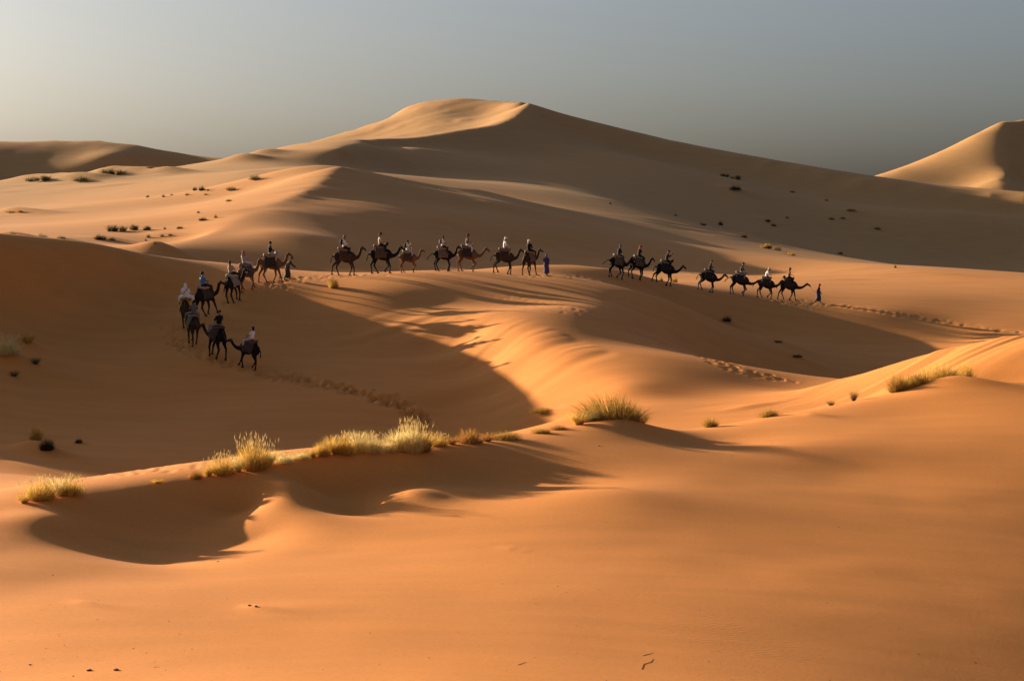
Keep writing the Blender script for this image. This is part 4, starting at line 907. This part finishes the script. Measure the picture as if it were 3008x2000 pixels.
FAR_L = [  # far left dunes
 (88, 532, 42, 18, 'far', 'grey', 'left grey shrub on the leftmost hummock of the upper row'), (130, 531, 66, 22, 'farrow', 'grey', 'right wide shrub on the leftmost hummock of the upper row'), (240, 532, 62, 24, 'far', 'grey', 'shrub on the second hummock of the upper row'),
 (335, 514, 84, 28, 'farrow', 'grey', 'widest shrub on the third hummock of the upper row'), (440, 494, 26, 10, 'far', 'grey', 'small pale shrub in front of the far left dark dune'),
 (750, 528, 42, 24, 'far', 'grey', 'shrub alone high on the slope below the great dune'), (573, 560, 15, 18, 'far', 'dark', 'left narrow shrub of the dark pair on the long low crest'), (593, 560, 22, 22, 'far', 'dark', 'right fuller shrub of the dark pair on the long low crest'),
 (611, 561, 9, 12, 'far', 'grey', 'tiny shrub right of the dark pair on the long low crest'), (680, 559, 36, 17, 'far', 'grey', 'shrub with a long shadow right of the dark pair'), (434, 580, 14, 11, 'far', 'dark', 'tiny dark shrub, first from the left on the long low crest'),
 (480, 579, 14, 13, 'far', 'grey', 'tiny shrub, second from the left on the long low crest'), (504, 574, 10, 8, 'far', 'grey', 'tiny shrub, third from the left on the long low crest'), (550, 574, 15, 11, 'far', 'grey', 'tiny shrub just left below the dark pair'), (605, 573, 15, 8, 'far', 'grey', 'tiny shrub just below the dark pair'),
 (672, 592, 24, 11, 'far', 'grey', 'flat shrub on the slope below the shrub with a long shadow'), (30, 624, 30, 10, 'far', 'olive', 'flat shrub at the left edge on the middle dune crest'), (58, 624, 26, 15, 'far', 'olive', 'rounded shrub beside the flat one on the middle dune crest'),
 (125, 702, 36, 26, 'far', 'grey', 'upright shrub in the dip behind the left ridge'), (38, 695, 30, 20, 'far', 'dark', 'dark shrub at the left edge just behind the left ridge'), (180, 702, 36, 15, 'far', 'grey', 'low shrub with a tail of shadow behind the left ridge'),
 (345, 680, 66, 30, 'farrow', 'grey', 'left large part of the long shrub hedge behind the left ridge'), (395, 676, 46, 24, 'farrow', 'grey', 'middle part of the long shrub hedge behind the left ridge'), (430, 676, 34, 20, 'farrow', 'grey', 'right end of the long shrub hedge behind the left ridge'),
 (295, 704, 40, 24, 'far', 'dark', 'dark shrub below the left end of the hedge'), (330, 706, 26, 17, 'far', 'grey', 'small shrub beside the dark one below the hedge'), (436, 698, 17, 16, 'far', 'grey', 'small upright shrub below the right end of the hedge'),
 (476, 696, 15, 15, 'far', 'grey', 'small shrub right of the hedge, left of a dark flat one'), (500, 693, 18, 10, 'far', 'dark', 'small flat dark shrub right of the hedge'), (428, 708, 10, 12, 'far', 'grey', 'tiny shrub lowest below the hedge'), (455, 716, 12, 12, 'far', 'grey', 'tiny shrub just above the dark hollow behind the ridge'),
 (596, 648, 36, 15, 'far', 'dark', 'dark rounded shrub on the slope left of the second crest'), (633, 640, 15, 20, 'far', 'olive', 'upright shrub right of the dark rounded one'), (583, 626, 12, 10, 'far', 'dark', 'tiny dark shrub above the dark rounded one'), (484, 674, 9, 14, 'far', 'grey', 'thin shrub between the hedge and the slope of the second crest'), (528, 672, 26, 12, 'far', 'dark', 'flat dark shrub with a shadow right of the hedge top'),
]
FAR_R = [
 (2130, 520, 30, 16, 'farrow', 'grey', 'left pale scrub of the highest patch on the shaded slope'), (2165, 528, 40, 18, 'farrow', 'grey', 'right pale scrub of the highest patch on the shaded slope'), (2160, 558, 46, 20, 'far', 'dark', 'dark round bush under the highest pale scrub'),
 (2065, 662, 26, 12, 'far', 'dark', 'flat dark bush nearest the spur on the shaded slope'), (2117, 662, 16, 20, 'far', 'dark', 'small upright dark bush on the shaded slope'), (2186, 698, 22, 14, 'far', 'dark', 'dark bush close to the spur edge on the shaded slope'),
 (2255, 652, 18, 12, 'far', 'dark', 'upper of the two dark bushes on a small hummock'), (2272, 664, 24, 10, 'far', 'dark', 'lower of the two dark bushes on a small hummock'), (2250, 730, 46, 22, 'farrow', 'olive', 'left bush of the row along the spur edge'),
 (2285, 736, 26, 20, 'far', 'olive', 'middle bush of the row along the spur edge'), (2320, 750, 44, 15, 'far', 'olive', 'right flat bush of the row along the spur edge'), (2327, 566, 22, 9, 'far', 'grey', 'small faint scrub right of the highest patch'), (2428, 590, 14, 8, 'far', 'grey', 'tiny faint scrub farthest up toward the far right dune'),
 (2500, 620, 30, 10, 'far', 'grey', 'flat scrub below the far right dune'), (2442, 645, 22, 9, 'far', 'grey', 'left flat scrub of a faint pair on the shaded slope'), (2475, 643, 18, 9, 'far', 'grey', 'right flat scrub of a faint pair on the shaded slope'), (2577, 674, 24, 12, 'far', 'grey', 'rightmost scrub on the shaded slope'),
 (2312, 642, 11, 10, 'far', 'grey', 'tiny scrub between the hummock and the faint pair'), (1793, 600, 8, 11, 'far', 'dark', 'single tiny dark bush on the soft ridge above the camels'), (1984, 634, 13, 8, 'far', 'grey', 'tiny scrub on the upper spur edge'), (2468, 746, 22, 9, 'far', 'dark', 'small dark scrub low on the shaded slope near the sunlit sand'),
]
PL += [(u, v, w, h, s, c, 0, 175 if v > 660 else 230, G_FAR, l) for u, v, w, h, s, c, l in FAR_L]
PL += [(u, v, w, h, s, c, 0, 240, G_SL, l) for u, v, w, h, s, c, l in FAR_R]
KU = [-300, 0, 150, 300, 500, 700, 800, 900, 1040, 1200, 1290, 1400, 1500, 1600, 1700, 1850, 2000, 2250, 2450, 2650, 2830, 3008]; KD = [50.2, 54, 55.5, 57, 58.5, 59.5, 60.3, 61, 61.7, 62.5, 63.5, 64.5, 66, 67.5, 69, 71, 73, 76, 78.5, 80.5, 82, 84]
rr = random.Random(5)
for i, (u, v, w, h, shape, colr, sd_, dm, grp, lab) in enumerate(PL):
    x, y, z = ground(u, v, dm)
    if grp in (G_NEAR, G_R):
        y = float(np.interp(u, KU, KD)) + (.8 if u > 2550 else 1.4 if u > 1700 else .9 if u > 1250 else .35); x = (u - CU) / F * y; z = float(H(x, y))
    k = (shape, 0 if shape == 'wind' else i % 3); k_ = y / F
    near_ = shape not in ('far', 'farrow')
    t = thing('grass_tuft' if near_ else 'desert_shrub', lab, 'grass' if near_ else 'shrub', grp, (x, y, z - .02))
    t.rotation_euler = (0, 0, rr.uniform(-.5, .5) if shape in ('row', 'farrow', 'wind') else rr.uniform(0, 6.28))
    t.scale = (w * k_, w * k_ * (1 if near_ else .8), h * k_ * 1.12)
    p_ = part('blades', TM[k][0], GM[colr], t); p_['kind'] = 'stuff'
    if sd_: p_ = part('seed_heads', SD[k], GM['seed'], t); p_['kind'] = 'stuff'

# ------------------------------------------------------------------ clods, stones and twigs on the near sand
def clod(seed, sx, sy, sz):
    r = random.Random(seed); bm = bmesh.new(); bmesh.ops.create_icosphere(bm, subdivisions=2, radius=1)
    for v_ in bm.verts: v_.co = Vector((v_.co.x * sx, v_.co.y * sy, v_.co.z * sz)) * r.uniform(.75, 1.2)
    return to_mesh('stone', bm, False)
stone_m = cloth((.13, .075, .04), .95, 8, .3); twig_m = cloth((.36, .20, .09), .9, 12, .3)
ST = [(732, 1779, .035, 'left of two dark stones on the near sand'), (752, 1782, .045, 'right of two dark stones on the near sand'), (88, 1953, .025, 'small stone left of the bark chip at the bottom left'), (262, 1969, .05, 'dark bark chip at the bottom left corner'), (342, 1968, .05, 'flat bark chip right of the bottom left one'),
      (155, 1690, .02, 'lone pebble below the left shaded hollow'), (640, 1650, .03, 'pebble at the lower rim of the left shaded hollow'), (1476, 1715, .018, 'tiny pebble in the middle of the near sand'), (2463, 1548, .02, 'tiny pebble far right on the near sand'), (2025, 1530, .02, 'tiny pebble right of the wind marks'), (215, 1985, .018, 'pebble at the bottom edge near the bark chip'), (135, 1905, .015, 'pebble up left of the bark chip'), (392, 1905, .015, 'pebble up right of the flat bark chip'), (1760, 1310, .035, 'clod in front of the big olive dome of grass')]
for i, (u, v, s, lab) in enumerate(ST):
    x, y, z = ground(u, v)
    t = thing('stone', lab, 'stone', 'stones on the near sand', (x, y, z + s * .15), clod(i, s, s * (.7 if i % 2 else 1), s * .5), stone_m); t.rotation_euler = (0, 0, i * 1.3)
TW = [([(1885, 1965), (1890, 1950), (1912, 1944), (1918, 1935)], 'curled dry twig on the sand at the bottom right of the middle'), ([(1522, 1952), (1545, 1945)], 'short straight twig left of the curled twig'), ([(1888, 1925), (1918, 1918)], 'short twig just above the curled twig'), ([(452, 1960), (470, 1958)], 'short twig right of the bark chips'), ([(1500, 1600), (1525, 1612)], 'thin twig lying in the wind marks')]
for pts, lab in TW:
    bm = bmesh.new(); w = [Vector(ground(u, v)) + Vector((0, 0, .003)) for u, v in pts]
    chain(bm, w, [.0035] * (len(w) - 1) + [.002], side=(0, 0, 1), seg=5)
    thing('twig', lab, 'twig', 'twigs on the near sand', me_=to_mesh('twig', bm), mat=twig_m)
# specks of dry plant litter and grit: far too many and too small to tell apart
bm = bmesh.new(); r_ = random.Random(9)
for k in range(240):
    u = r_.uniform(-60, 3060) if k % 3 else r_.gauss(250, 260); v = r_.uniform(1500, 2010) if k % 3 else r_.gauss(1900, 90)
    if k % 7 == 0: u, v = r_.gauss(1500, 500), r_.gauss(1380, 40)
    x, y, z = ground(u, v); s = r_.uniform(.004, .011)
    bmesh.ops.create_icosphere(bm, subdivisions=1, radius=1, matrix=Matrix.Translation((x, y, z + s * .2)) @ Matrix.Rotation(r_.uniform(0, 3), 4, 'Z') @ Matrix.Diagonal((s * r_.uniform(1, 3), s, s * .5, 1)))
o = part('sand_litter', to_mesh('sand_litter', bm, False), stone_m); o['kind'] = 'stuff'; o['label'] = 'tiny dark grit and plant litter strewn on the near sand'; o['category'] = 'grit'
